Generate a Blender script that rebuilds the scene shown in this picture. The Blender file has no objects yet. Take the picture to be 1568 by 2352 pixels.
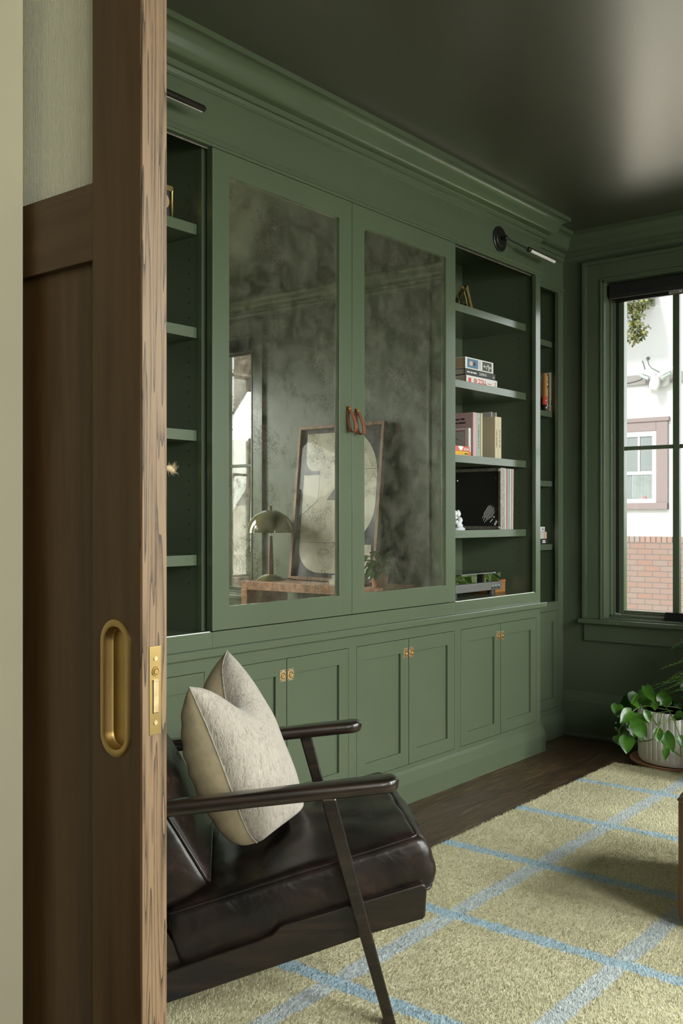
import bpy, bmesh, math, random
import numpy as np
from mathutils import Vector, Matrix
R = math.radians
rnd = random.Random(7)
SC = bpy.context.scene
COL = SC.collection

# ------------------------------------------------------------------ camera
F_PX, YAW, HORIZON, CAM_H = 2291.32, 0.67766, 1188.17, 1.22
cd = bpy.data.cameras.new('camera'); cam = bpy.data.objects.new('camera', cd); COL.objects.link(cam)
cd.sensor_fit = 'HORIZONTAL'; cd.sensor_width = 36.0; cd.lens = F_PX / 1568 * 36.0
cd.shift_y = (HORIZON - 1176) / 1568
cd.clip_start = 0.05; cd.clip_end = 200
cam.location = (0, 0, CAM_H)
cam.rotation_euler = (R(90), 0, YAW - R(90))
SC.camera = cam
# x: along the bookcase, away from the camera.  y: to the left, towards the bookcase.  z: up.

# ------------------------------------------------------------------ materials
def nodes(name):
    m = bpy.data.materials.new(name); m.use_nodes = True
    nt = m.node_tree; bs = nt.nodes['Principled BSDF']
    return m, nt, bs
def N(nt, t, **k):
    n = nt.nodes.new(t)
    for a, v in k.items():
        if a in n.inputs: n.inputs[a].default_value = v
        else: setattr(n, a, v)
    return n
def c4(c): return (c[0], c[1], c[2], 1)
def coords(nt, scale=(1, 1, 1)):
    tc = N(nt, 'ShaderNodeTexCoord'); mp = N(nt, 'ShaderNodeMapping'); mp.inputs['Scale'].default_value = scale
    nt.links.new(tc.outputs['Object'], mp.inputs['Vector']); return mp.outputs['Vector']
def ramp(nt, fac, stops):
    r = N(nt, 'ShaderNodeValToRGB'); e = r.color_ramp.elements
    while len(e) < len(stops): e.new(0.5)
    for i, (p, c) in enumerate(stops): e[i].position = p; e[i].color = c4(c)
    nt.links.new(fac, r.inputs['Fac']); return r.outputs['Color']
def bump(nt, bs, h, strength, dist=0.002):
    b = N(nt, 'ShaderNodeBump'); b.inputs['Strength'].default_value = strength; b.inputs['Distance'].default_value = dist
    nt.links.new(h, b.inputs['Height']); nt.links.new(b.outputs['Normal'], bs.inputs['Normal'])
def pm(name, col, rough=0.5, metal=0.0, var=0.0, vs=8.0, bs_=None, coat=0.0, spec=None, sheen=0.0):
    m, nt, bs = nodes(name)
    bs.inputs['Base Color'].default_value = c4(col); bs.inputs['Roughness'].default_value = rough
    bs.inputs['Metallic'].default_value = metal
    if coat: bs.inputs['Coat Weight'].default_value = coat; bs.inputs['Coat Roughness'].default_value = 0.1 if rough < 0.2 else 0.26
    if spec is not None: bs.inputs['Specular IOR Level'].default_value = spec
    if sheen: bs.inputs['Sheen Weight'].default_value = sheen
    v = coords(nt)
    no = N(nt, 'ShaderNodeTexNoise', Scale=vs, Detail=4.0); nt.links.new(v, no.inputs['Vector'])
    if var:
        lo = [c * (1 - var) for c in col]; hi = [min(1, c * (1 + var)) for c in col]
        nt.links.new(ramp(nt, no.outputs['Fac'], [(0.3, lo), (0.7, hi)]), bs.inputs['Base Color'])
    if bs_:
        n2 = N(nt, 'ShaderNodeTexNoise', Scale=bs_[0], Detail=3.0); nt.links.new(v, n2.inputs['Vector'])
        bump(nt, bs, n2.outputs['Fac'], bs_[1], bs_[2] if len(bs_) > 2 else 0.002)
    return m
def wood(name, dark, light, rough=0.4, axis=2, stretch=18.0, scale=3.0, contrast=(0.3, 0.7), bumpy=0.15, coat=0.0):
    m, nt, bs = nodes(name)
    s = [stretch] * 3; s[axis] = 1.0
    v = coords(nt, tuple(s))
    n1 = N(nt, 'ShaderNodeTexNoise', Scale=scale, Detail=6.0, Roughness=0.65, Distortion=0.6); nt.links.new(v, n1.inputs['Vector'])
    col = ramp(nt, n1.outputs['Fac'], [(contrast[0], dark), (contrast[1], light)])
    nt.links.new(col, bs.inputs['Base Color']); bs.inputs['Roughness'].default_value = rough
    if coat: bs.inputs['Coat Weight'].default_value = coat; bs.inputs['Coat Roughness'].default_value = 0.15
    bump(nt, bs, n1.outputs['Fac'], bumpy, 0.001)
    return m

GREEN = (0.099, 0.125, 0.077)
M = {}
M['paint'] = pm('green_satin_paint', GREEN, 0.26, var=0.03, vs=3, spec=0.62)
M['wallpaint'] = pm('green_wall_paint', (0.092, 0.113, 0.069), 0.42, var=0.03, vs=3)
M['ceilpaint'] = pm('green_ceiling_paint', (0.040, 0.038, 0.018), 0.40, spec=1.0, coat=1.0, var=0.02, vs=2)
M['beige'] = pm('beige_wall_paint', (0.57, 0.535, 0.41), 0.6, var=0.02)
M['white'] = pm('white_paint', (0.8, 0.79, 0.75), 0.6)
M['black'] = pm('black_metal', (0.012, 0.011, 0.010), 0.35)
M['blackfab'] = pm('black_shade_fabric', (0.012, 0.011, 0.012), 0.8, bs_=(900, 0.2))
M['hole'] = pm('dark_hole', (0.01, 0.01, 0.01), 0.9)
M['track'] = pm('track_metal_reflection_white', (0.85, 0.85, 0.83), 0.3, 0.2)  # near-white colour imitates a window reflection along the lower track
M['brass'] = pm('satin_brass', (0.52, 0.37, 0.155), 0.36, 1.0, var=0.08, vs=20)
M['brassold'] = pm('aged_brass', (0.74, 0.56, 0.33), 0.42, 1.0, var=0.2, vs=60)
M['gold'] = pm('polished_gold', (0.85, 0.58, 0.20), 0.2, 1.0)
M['bronze'] = pm('dark_bronze', (0.045, 0.038, 0.032), 0.38, 0.8)
M['chrome'] = pm('chrome', (0.75, 0.74, 0.72), 0.12, 1.0)
M['glow'] = pm('frosted_lamp_glass', (0.85, 0.80, 0.76), 0.35)
M['doorwood'] = wood('dark_stained_oak', (0.055, 0.027, 0.009), (0.125, 0.068, 0.025), 0.45, 2, 14, 2.2, (0.25, 0.8))
M['railwood'] = wood('dark_stained_oak_rail', (0.058, 0.029, 0.011), (0.130, 0.072, 0.028), 0.45, 1, 14, 2.2, (0.25, 0.8))
M['blackwood'] = wood('ebonised_wood', (0.010, 0.007, 0.005), (0.050, 0.026, 0.015), 0.28, 0, 12, 3.5, (0.45, 0.9), 0.1, 0.4)
M['burl'] = pm('burl_wood', (0.30, 0.15, 0.08), 0.35, var=0.4, vs=26)
M['walnut'] = wood('walnut', (0.07, 0.03, 0.015), (0.19, 0.09, 0.045), 0.4, 2, 10, 4)
M['framewood'] = wood('frame_wood', (0.14, 0.07, 0.035), (0.34, 0.19, 0.10), 0.45, 2, 10, 6)
M['boxwood'] = wood('orange_wood', (0.28, 0.11, 0.03), (0.45, 0.20, 0.06), 0.45, 2, 8, 9)
M['saddle'] = pm('saddle_leather', (0.20, 0.065, 0.028), 0.42, var=0.15, vs=40, bs_=(300, 0.1))
M['tan'] = pm('tan_leather', (0.185, 0.088, 0.032), 0.42, var=0.12, vs=9, bs_=(260, 0.15))
M['linen'] = pm('tan_linen', (0.66, 0.54, 0.36), 0.9, var=0.08, vs=60, bs_=(500, 0.35))
M['olive'] = pm('olive_enamel', (0.125, 0.115, 0.035), 0.1, coat=0.6)
M['terra'] = pm('copper_dish', (0.42, 0.20, 0.11), 0.45, var=0.1)
M['soil'] = pm('potting_soil', (0.03, 0.022, 0.015), 0.95, var=0.3, vs=80, bs_=(120, 0.8, 0.01))
M['ceram'] = pm('white_ribbed_ceramic', (0.88, 0.85, 0.80), 0.5, var=0.05, vs=40, bs_=(200, 0.1))
M['stem'] = pm('plant_stem', (0.10, 0.16, 0.03), 0.5)
M['pages'] = pm('book_pages', (0.62, 0.55, 0.43), 0.8, var=0.06, vs=200)
M['tanpages'] = pm('tan_book_pages', (0.58, 0.43, 0.26), 0.8, var=0.05, vs=200)
M['ink'] = pm('black_ink', (0.02, 0.02, 0.02), 0.6)
M['whiteink'] = pm('white_ink', (0.85, 0.85, 0.82), 0.6)
M['redink'] = pm('red_ink', (0.65, 0.06, 0.04), 0.6)
M['stucco'] = pm('white_stucco', (0.30, 0.30, 0.297), 0.9, bs_=(60, 0.3, 0.01))
M['exttrim'] = pm('grey_painted_trim', (0.125, 0.117, 0.112), 0.8)
M['mauve'] = pm('mauve_trim', (0.115, 0.088, 0.086), 0.7)
M['greytrim'] = pm('grey_band', (0.52, 0.49, 0.47), 0.8)
M['vinyl'] = pm('white_vinyl', (0.34, 0.34, 0.338), 0.5)
M['curtain'] = pm('pale_curtain', (0.19, 0.22, 0.21), 0.8, var=0.2, vs=6)
M['bark'] = pm('tree_bark', (0.21, 0.17, 0.135), 0.95, var=0.45, vs=14, bs_=(18, 1.0, 0.03))
M['grass'] = pm('lawn_grass', (0.10, 0.15, 0.03), 0.95, var=0.3, vs=3)
M['darkvinyl'] = pm('black_vinyl_panel', (0.020, 0.018, 0.016), 0.4, var=0.2, vs=5)
M['aged'] = pm('aged_aluminium', (0.36, 0.32, 0.27), 0.45, 0.6, var=0.3, vs=60)
M['coral'] = pm('white_coral', (0.80, 0.80, 0.82), 0.7, bs_=(80, 0.6, 0.004))
M['greyplastic'] = pm('grey_plastic', (0.13, 0.125, 0.115), 0.42)
M['darkgrey'] = pm('dark_grey_plastic', (0.03, 0.03, 0.03), 0.5)
M['binblue'] = pm('grey_blue_metal', (0.20, 0.25, 0.27), 0.5)
M['feather'] = pm('dried_grass_plume', (0.72, 0.56, 0.34), 0.9)
M['artblack'] = pm('black_artwork_ground', (0.022, 0.020, 0.022), 0.5)
M['artcream'] = pm('cream_artwork_shape', (0.70, 0.66, 0.52), 0.6)
M['artgrey'] = pm('grey_artwork_shape', (0.13, 0.12, 0.10), 0.4)
M['screen'] = pm('black_screen_frame', (0.015, 0.015, 0.015), 0.45)
def colmat(c, rough=0.55): return pm('cover_colour', c, rough)

def m_floor():
    m, nt, bs = nodes('dark_oak_floor')
    v = coords(nt)
    br = N(nt, 'ShaderNodeTexBrick', Scale=1.0); nt.links.new(v, br.inputs['Vector'])
    br.inputs['Brick Width'].default_value = 1.4; br.inputs['Row Height'].default_value = 0.13
    br.inputs['Mortar Size'].default_value = 0.0012; br.offset = 0.37
    br.inputs['Color1'].default_value = (0.9, 0.9, 0.9, 1); br.inputs['Color2'].default_value = (0.55, 0.55, 0.55, 1); br.inputs['Mortar'].default_value = (0.15, 0.15, 0.15, 1)
    v2 = coords(nt, (2.0, 26, 26))
    n1 = N(nt, 'ShaderNodeTexNoise', Scale=2.2, Detail=7.0, Roughness=0.7, Distortion=1.4); nt.links.new(v2, n1.inputs['Vector'])
    g = ramp(nt, n1.outputs['Fac'], [(0.34, (0.028, 0.014, 0.007)), (0.52, (0.085, 0.046, 0.022)), (0.68, (0.21, 0.13, 0.065))])
    mx = N(nt, 'ShaderNodeMix', data_type='RGBA', blend_type='MULTIPLY'); mx.inputs['Factor'].default_value = 0.75
    nt.links.new(g, mx.inputs['A']); nt.links.new(br.outputs['Color'], mx.inputs['B']); nt.links.new(mx.outputs['Result'], bs.inputs['Base Color'])
    bs.inputs['Roughness'].default_value = 0.38
    bump(nt, bs, n1.outputs['Fac'], 0.35, 0.001)
    return m
M['floor'] = m_floor()

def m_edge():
    m, nt, bs = nodes('lit_oak_edge_open_grain')  # open grain on the door's oak, paler to hold the light on the edge
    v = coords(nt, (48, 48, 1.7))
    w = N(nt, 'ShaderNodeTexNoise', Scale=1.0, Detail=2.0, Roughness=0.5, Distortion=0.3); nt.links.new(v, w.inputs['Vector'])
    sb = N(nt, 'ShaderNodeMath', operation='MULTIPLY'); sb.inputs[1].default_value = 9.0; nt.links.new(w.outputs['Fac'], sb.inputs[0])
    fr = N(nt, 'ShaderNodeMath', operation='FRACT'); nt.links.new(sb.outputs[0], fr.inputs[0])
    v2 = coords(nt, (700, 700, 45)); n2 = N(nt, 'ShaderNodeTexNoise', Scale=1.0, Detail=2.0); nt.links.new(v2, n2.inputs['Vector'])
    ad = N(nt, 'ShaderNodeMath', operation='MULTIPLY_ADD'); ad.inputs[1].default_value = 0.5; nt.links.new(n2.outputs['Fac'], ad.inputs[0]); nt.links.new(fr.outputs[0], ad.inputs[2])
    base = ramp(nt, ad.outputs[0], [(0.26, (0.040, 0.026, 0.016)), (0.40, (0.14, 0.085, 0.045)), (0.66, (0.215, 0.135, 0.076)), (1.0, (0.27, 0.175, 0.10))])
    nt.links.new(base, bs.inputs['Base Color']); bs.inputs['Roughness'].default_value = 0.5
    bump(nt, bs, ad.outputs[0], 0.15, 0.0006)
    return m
M['lit_edgewood'] = m_edge()

def m_leather():
    m, nt, bs = nodes('worn_black_leather')
    v = coords(nt)
    n1 = N(nt, 'ShaderNodeTexNoise', Scale=7.0, Detail=6.0, Roughness=0.6, Distortion=0.8); nt.links.new(v, n1.inputs['Vector'])
    nt.links.new(ramp(nt, n1.outputs['Fac'], [(0.38, (0.006, 0.005, 0.0048)), (0.60, (0.020, 0.012, 0.009)), (0.78, (0.065, 0.040, 0.032))]), bs.inputs['Base Color'])
    rr = N(nt, 'ShaderNodeMapRange'); rr.inputs['To Min'].default_value = 0.2; rr.inputs['To Max'].default_value = 0.42
    nt.links.new(n1.outputs['Fac'], rr.inputs['Value']); nt.links.new(rr.outputs['Result'], bs.inputs['Roughness'])
    v2 = coords(nt, (1, 0.45, 1))
    n2 = N(nt, 'ShaderNodeTexNoise', Scale=11.0, Detail=5.0, Roughness=0.45, Distortion=0.9); nt.links.new(v2, n2.inputs['Vector'])
    bump(nt, bs, n2.outputs['Fac'], 0.4, 0.010)
    return m
M['leather'] = m_leather()

def m_boucle():
    m, nt, bs = nodes('cream_boucle')
    v = coords(nt, (1, 1, 0.45))
    n1 = N(nt, 'ShaderNodeTexNoise', Scale=120.0, Detail=4.0, Roughness=0.6, Distortion=1.0); nt.links.new(v, n1.inputs['Vector'])
    nt.links.new(ramp(nt, n1.outputs['Fac'], [(0.28, (0.27, 0.22, 0.17)), (0.45, (0.45, 0.395, 0.33)), (0.7, (0.52, 0.465, 0.395))]), bs.inputs['Base Color'])
    bs.inputs['Roughness'].default_value = 0.95; bs.inputs['Sheen Weight'].default_value = 0.3
    bump(nt, bs, n1.outputs['Fac'], 0.8, 0.006)
    return m
M['boucle'] = m_boucle()

def m_mirror():
    m, nt, bs = nodes('antiqued_mirror')
    out = nt.nodes['Material Output']
    v = coords(nt)
    big = N(nt, 'ShaderNodeTexNoise', Scale=8.0, Detail=6.0, Roughness=0.65, Distortion=0.4); nt.links.new(v, big.inputs['Vector'])
    fine = N(nt, 'ShaderNodeTexNoise', Scale=150.0, Detail=6.0, Roughness=0.75, Distortion=0.8); nt.links.new(v, fine.inputs['Vector'])
    patch = N(nt, 'ShaderNodeMapRange'); patch.inputs['From Min'].default_value = 0.47; patch.inputs['From Max'].default_value = 0.64
    nt.links.new(big.outputs['Fac'], patch.inputs['Value'])
    sp = N(nt, 'ShaderNodeMapRange'); sp.inputs['From Min'].default_value = 0.44; sp.inputs['From Max'].default_value = 0.54
    nt.links.new(fine.outputs['Fac'], sp.inputs['Value'])
    mul = N(nt, 'ShaderNodeMath', operation='MULTIPLY'); nt.links.new(patch.outputs['Result'], mul.inputs[0]); nt.links.new(sp.outputs['Result'], mul.inputs[1])
    gl = N(nt, 'ShaderNodeBsdfAnisotropic'); gl.inputs['Roughness'].default_value = 0.008; gl.inputs['Color'].default_value = (0.82, 0.82, 0.75, 1)
    haze = N(nt, 'ShaderNodeBsdfDiffuse'); haze.inputs['Color'].default_value = (0.48, 0.47, 0.36, 1)
    hz = N(nt, 'ShaderNodeMapRange'); hz.inputs['From Min'].default_value = 0.40; hz.inputs['From Max'].default_value = 0.64; hz.inputs['To Min'].default_value = 0.03; hz.inputs['To Max'].default_value = 0.14
    n3 = N(nt, 'ShaderNodeTexNoise', Scale=12.0, Detail=8.0, Roughness=0.7, Distortion=0.5); nt.links.new(v, n3.inputs['Vector']); nt.links.new(n3.outputs['Fac'], hz.inputs['Value'])
    mx = N(nt, 'ShaderNodeMixShader'); nt.links.new(hz.outputs['Result'], mx.inputs['Fac']); nt.links.new(gl.outputs[0], mx.inputs[1]); nt.links.new(haze.outputs[0], mx.inputs[2])
    spot = N(nt, 'ShaderNodeBsdfDiffuse'); spot.inputs['Color'].default_value = (0.05, 0.046, 0.03, 1)
    m2 = N(nt, 'ShaderNodeMath', operation='MULTIPLY'); m2.inputs[1].default_value = 0.6; nt.links.new(mul.outputs[0], m2.inputs[0])
    mx2 = N(nt, 'ShaderNodeMixShader'); nt.links.new(m2.outputs[0], mx2.inputs['Fac']); nt.links.new(mx.outputs[0], mx2.inputs[1]); nt.links.new(spot.outputs[0], mx2.inputs[2])
    nt.links.new(mx2.outputs[0], out.inputs['Surface'])
    return m
M['mirror'] = m_mirror()

def m_glass(name, tint=(1, 1, 1), refl=1.0):
    m, nt, bs = nodes(name); out = nt.nodes['Material Output']
    tr = N(nt, 'ShaderNodeBsdfTransparent'); tr.inputs['Color'].default_value = c4(tint)
    gl = N(nt, 'ShaderNodeBsdfAnisotropic'); gl.inputs['Roughness'].default_value = 0.0
    fr = N(nt, 'ShaderNodeFresnel', IOR=1.45); mu = N(nt, 'ShaderNodeMath', operation='MULTIPLY'); mu.inputs[1].default_value = refl
    nt.links.new(fr.outputs[0], mu.inputs[0])
    mx = N(nt, 'ShaderNodeMixShader'); nt.links.new(mu.outputs[0], mx.inputs['Fac']); nt.links.new(tr.outputs[0], mx.inputs[1]); nt.links.new(gl.outputs[0], mx.inputs[2])
    nt.links.new(mx.outputs[0], out.inputs['Surface']); return m
M['glass'] = m_glass('window_glass', (0.97, 0.99, 0.98), 0.8)
M['acrylic'] = m_glass('clear_acrylic', (0.86, 0.88, 0.86), 2.6)
M['artglass'] = m_glass('art_glazing', (0.97, 0.97, 0.97), 0.12)
M['darkglass'] = pm('dark_window_glass', (0.095, 0.105, 0.105), 0.08)

def m_reeded():
    m, nt, bs = nodes('reeded_glass'); out = nt.nodes['Material Output']
    tc = N(nt, 'ShaderNodeTexCoord')
    wv = N(nt, 'ShaderNodeTexWave', Scale=90.0, bands_direction='Y'); nt.links.new(tc.outputs['Object'], wv.inputs['Vector'])
    bp = N(nt, 'ShaderNodeBump'); bp.inputs['Strength'].default_value = 0.6; bp.inputs['Distance'].default_value = 0.002; nt.links.new(wv.outputs['Fac'], bp.inputs['Height'])
    tl = N(nt, 'ShaderNodeBsdfTranslucent'); tl.inputs['Color'].default_value = (0.97, 0.97, 0.86, 1); nt.links.new(bp.outputs['Normal'], tl.inputs['Normal'])
    df = N(nt, 'ShaderNodeBsdfDiffuse'); df.inputs['Color'].default_value = (0.92, 0.91, 0.76, 1); nt.links.new(bp.outputs['Normal'], df.inputs['Normal'])
    gl = N(nt, 'ShaderNodeBsdfAnisotropic'); gl.inputs['Roughness'].default_value = 0.12; nt.links.new(bp.outputs['Normal'], gl.inputs['Normal'])
    a = N(nt, 'ShaderNodeMixShader'); a.inputs['Fac'].default_value = 0.55; nt.links.new(tl.outputs[0], a.inputs[1]); nt.links.new(df.outputs[0], a.inputs[2])
    b = N(nt, 'ShaderNodeMixShader'); b.inputs['Fac'].default_value = 0.14; nt.links.new(a.outputs[0], b.inputs[1]); nt.links.new(gl.outputs[0], b.inputs[2])
    nt.links.new(b.outputs[0], out.inputs['Surface']); return m
M['reeded'] = m_reeded()

def m_leaf(name, dark, light, vari=None, rough=0.3):
    m, nt, bs = nodes(name)
    v = coords(nt)
    n1 = N(nt, 'ShaderNodeTexNoise', Scale=14.0, Detail=3.0); nt.links.new(v, n1.inputs['Vector'])
    st = [(0.35, dark), (0.6, light)]
    if vari: st += [(0.68, light), (0.72, vari)]
    nt.links.new(ramp(nt, n1.outputs['Fac'], st), bs.inputs['Base Color']); bs.inputs['Roughness'].default_value = rough
    bs.inputs['Transmission Weight'].default_value = 0.0
    return m
M['leaf'] = m_leaf('pothos_leaf', (0.020, 0.072, 0.006), (0.048, 0.130, 0.011), (0.34, 0.37, 0.03))
M['fern'] = m_leaf('fern_frond', (0.05, 0.14, 0.015), (0.12, 0.25, 0.03), None, 0.5)
M['treeleaf'] = m_leaf('tree_leaf', (0.035, 0.048, 0.009), (0.095, 0.092, 0.014), (0.15, 0.12, 0.014), 0.5)
M['bushleaf'] = m_leaf('bush_leaf', (0.035, 0.085, 0.008), (0.10, 0.16, 0.018), (0.24, 0.20, 0.015), 0.5)

def m_brick():
    m, nt, bs = nodes('salmon_brick')
    tc = N(nt, 'ShaderNodeTexCoord'); sx = N(nt, 'ShaderNodeSeparateXYZ'); cx = N(nt, 'ShaderNodeCombineXYZ')
    nt.links.new(tc.outputs['Object'], sx.inputs[0]); nt.links.new(sx.outputs['Y'], cx.inputs['X']); nt.links.new(sx.outputs['Z'], cx.inputs['Y'])
    br = N(nt, 'ShaderNodeTexBrick', Scale=1.0); nt.links.new(cx.outputs[0], br.inputs['Vector'])
    br.inputs['Brick Width'].default_value = 0.19; br.inputs['Row Height'].default_value = 0.0677; br.inputs['Mortar Size'].default_value = 0.006
    br.inputs['Bias'].default_value = -0.2
    br.inputs['Color1'].default_value = (0.135, 0.080, 0.063, 1); br.inputs['Color2'].default_value = (0.120, 0.098, 0.086, 1); br.inputs['Mortar'].default_value = (0.078, 0.062, 0.056, 1)
    nt.links.new(br.outputs['Color'], bs.inputs['Base Color']); bs.inputs['Roughness'].default_value = 0.9
    bump(nt, bs, br.outputs['Fac'], -0.6, 0.01); return m
M['brick'] = m_brick()

RUG_K = 0.986
def m_rug():
    m, nt, bs = nodes('shag_rug_wool')
    tc = N(nt, 'ShaderNodeTexCoord'); ns = N(nt, 'ShaderNodeTexNoise', Scale=28.0, Detail=2.0); nt.links.new(tc.outputs['Object'], ns.inputs['Vector'])
    sep = N(nt, 'ShaderNodeSeparateXYZ'); nt.links.new(tc.outputs['Object'], sep.inputs[0])
    wob = N(nt, 'ShaderNodeMath', operation='MULTIPLY_ADD'); wob.inputs[1].default_value = 0.03; wob.inputs[2].default_value = -0.015; nt.links.new(ns.outputs['Fac'], wob.inputs[0])
    def stripes(axis, centre, pitch, half):
        a = N(nt, 'ShaderNodeMath', operation='ADD'); nt.links.new(sep.outputs[axis], a.inputs[0]); nt.links.new(wob.outputs[0], a.inputs[1])
        b = N(nt, 'ShaderNodeMath', operation='SUBTRACT'); nt.links.new(a.outputs[0], b.inputs[0]); b.inputs[1].default_value = centre - pitch / 2
        c = N(nt, 'ShaderNodeMath', operation='FLOORED_MODULO'); nt.links.new(b.outputs[0], c.inputs[0]); c.inputs[1].default_value = pitch
        d = N(nt, 'ShaderNodeMath', operation='SUBTRACT'); nt.links.new(c.outputs[0], d.inputs[0]); d.inputs[1].default_value = pitch / 2
        e = N(nt, 'ShaderNodeMath', operation='ABSOLUTE'); nt.links.new(d.outputs[0], e.inputs[0])
        f = N(nt, 'ShaderNodeMath', operation='LESS_THAN'); nt.links.new(e.outputs[0], f.inputs[0]); f.inputs[1].default_value = half
        return f.outputs[0]
    sa = stripes('X', 3.182 * RUG_K, 0.5725 * RUG_K, 0.027); sb = stripes('Y', 1.662 * RUG_K, 0.541 * RUG_K, 0.030)
    n2 = N(nt, 'ShaderNodeTexNoise', Scale=150.0, Detail=2.0); nt.links.new(tc.outputs['Object'], n2.inputs['Vector'])
    n4 = N(nt, 'ShaderNodeTexNoise', Scale=3.0, Detail=3.0); nt.links.new(tc.outputs['Object'], n4.inputs['Vector'])
    ad = N(nt, 'ShaderNodeMath', operation='MULTIPLY_ADD'); ad.inputs[1].default_value = 0.5; nt.links.new(n4.outputs['Fac'], ad.inputs[0])
    hf = N(nt, 'ShaderNodeMath', operation='MULTIPLY'); hf.inputs[1].default_value = 0.5; nt.links.new(n2.outputs['Fac'], hf.inputs[0]); nt.links.new(hf.outputs[0], ad.inputs[2])
    base = ramp(nt, ad.outputs[0], [(0.32, (0.50, 0.465, 0.30)), (0.68, (0.70, 0.65, 0.445))])
    m1 = N(nt, 'ShaderNodeMix', data_type='RGBA'); nt.links.new(sb, m1.inputs['Factor']); nt.links.new(base, m1.inputs['A']); m1.inputs['B'].default_value = (0.54, 0.58, 0.58, 1)
    m2 = N(nt, 'ShaderNodeMix', data_type='RGBA'); nt.links.new(sa, m2.inputs['Factor']); nt.links.new(m1.outputs['Result'], m2.inputs['A']); m2.inputs['B'].default_value = (0.42, 0.54, 0.60, 1)
    nt.links.new(m2.outputs['Result'], bs.inputs['Base Color']); bs.inputs['Roughness'].default_value = 1.0; bs.inputs['Specular IOR Level'].default_value = 0.1
    bs.inputs['Sheen Weight'].default_value = 0.15
    return m
M['rug'] = m_rug()

# ------------------------------------------------------------------ mesh builder
class B:
    def __init__(s): s.bm = bmesh.new(); s.mi = 0
    def f(s, vs):
        try:
            fc = s.bm.faces.new(vs); fc.material_index = s.mi; return fc
        except ValueError: return None
    def box(s, x0, x1, y0, y1, z0, z1):
        v = [s.bm.verts.new((x, y, z)) for z in (z0, z1) for y in (y0, y1) for x in (x0, x1)]
        for q in ((0, 2, 3, 1), (4, 5, 7, 6), (0, 1, 5, 4), (2, 6, 7, 3), (0, 4, 6, 2), (1, 3, 7, 5)): s.f([v[i] for i in q])
        return s
    def poly(s, pts): s.f([s.bm.verts.new(p) for p in pts]); return s
    def prism(s, pts, ax, a, b):
        def mk(p, t):
            if ax == 0: return (t, p[0], p[1])
            if ax == 1: return (p[0], t, p[1])
            return (p[0], p[1], t)
        A = [s.bm.verts.new(mk(p, a)) for p in pts]; Bv = [s.bm.verts.new(mk(p, b)) for p in pts]
        s.f(A[::-1]); s.f(Bv); n = len(pts)
        for i in range(n): s.f([A[i], A[(i + 1) % n], Bv[(i + 1) % n], Bv[i]])
        return s
    def tube(s, pts, r, n=8, caps=True, flat=1.0, up=None):
        pts = [Vector(p) for p in pts]; rr = r if isinstance(r, (list, tuple)) else [r] * len(pts)
        rings = []; last = up
        for i, p in enumerate(pts):
            t = (pts[min(i + 1, len(pts) - 1)] - pts[max(i - 1, 0)])
            if t.length < 1e-9: t = Vector((0, 0, 1))
            t.normalize()
            u = Vector(last) if last is not None else (Vector((0, 0, 1)) if abs(t.z) < 0.9 else Vector((1, 0, 0)))
            a = (u - t * u.dot(t)); a.normalize(); last = a; b = t.cross(a)
            rings.append([s.bm.verts.new(p + (a * math.cos(k * 2 * math.pi / n) * flat + b * math.sin(k * 2 * math.pi / n)) * rr[i]) for k in range(n)])
        for A, C in zip(rings, rings[1:]):
            for k in range(n): s.f([A[k], A[(k + 1) % n], C[(k + 1) % n], C[k]])
        if caps: s.f(rings[0][::-1]); s.f(rings[-1])
        return s
    def cyl(s, p0, p1, r0, r1=None, n=20): return s.tube([p0, p1], [r0, r0 if r1 is None else r1], n)
    def lathe(s, prof, n=32, c=(0, 0, 0), mod=None):
        rings = []
        for (r, z) in prof:
            rings.append([s.bm.verts.new((c[0] + (r * (mod(k) if mod else 1)) * math.cos(2 * math.pi * k / n), c[1] + (r * (mod(k) if mod else 1)) * math.sin(2 * math.pi * k / n), c[2] + z)) for k in range(n)])
        for A, C in zip(rings, rings[1:]):
            for k in range(n): s.f([A[k], A[(k + 1) % n], C[(k + 1) % n], C[k]])
        if prof[0][0] > 1e-6: s.f(rings[0][::-1])
        if prof[-1][0] > 1e-6: s.f(rings[-1])
        return s
    def ball(s, c, r, n=12, sc=(1, 1, 1)):
        m = n // 2; prof = [(max(1e-5, r * math.sin(math.pi * i / m)), -r * math.cos(math.pi * i / m)) for i in range(m + 1)]
        rings = [[s.bm.verts.new((c[0] + p[0] * math.cos(2 * math.pi * k / n) * sc[0], c[1] + p[0] * math.sin(2 * math.pi * k / n) * sc[1], c[2] + p[1] * sc[2])) for k in range(n)] for p in prof]
        for A, C in zip(rings, rings[1:]):
            for k in range(n): s.f([A[k], A[(k + 1) % n], C[(k + 1) % n], C[k]])
        return s
    def sweep(s, prof, path, closed=False, side=-1):
        """prof: (projection, z); path: plan points; projection goes to the right (side=-1) of travel."""
        P = [Vector((p[0], p[1])) for p in path]; n = len(P); rings = []
        def nrm(a, b):
            d = (b - a).normalized(); return Vector((d.y, -d.x)) * (-side)
        for i in range(n):
            ns = []
            if closed or i > 0: ns.append(nrm(P[i - 1], P[i]))
            if closed or i < n - 1: ns.append(nrm(P[i], P[(i + 1) % n]))
            if len(ns) == 2:
                m = ns[0] + ns[1]; m = m / max(1e-6, m.dot(ns[0]))
            else: m = ns[0]
            rings.append([s.bm.verts.new((P[i].x + m.x * p, P[i].y + m.y * p, z)) for (p, z) in prof])
        for i in range(n if closed else n - 1):
            A, C = rings[i], rings[(i + 1) % n]
            for k in range(len(prof) - 1): s.f([A[k], C[k], C[k + 1], A[k + 1]])
        return s

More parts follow.
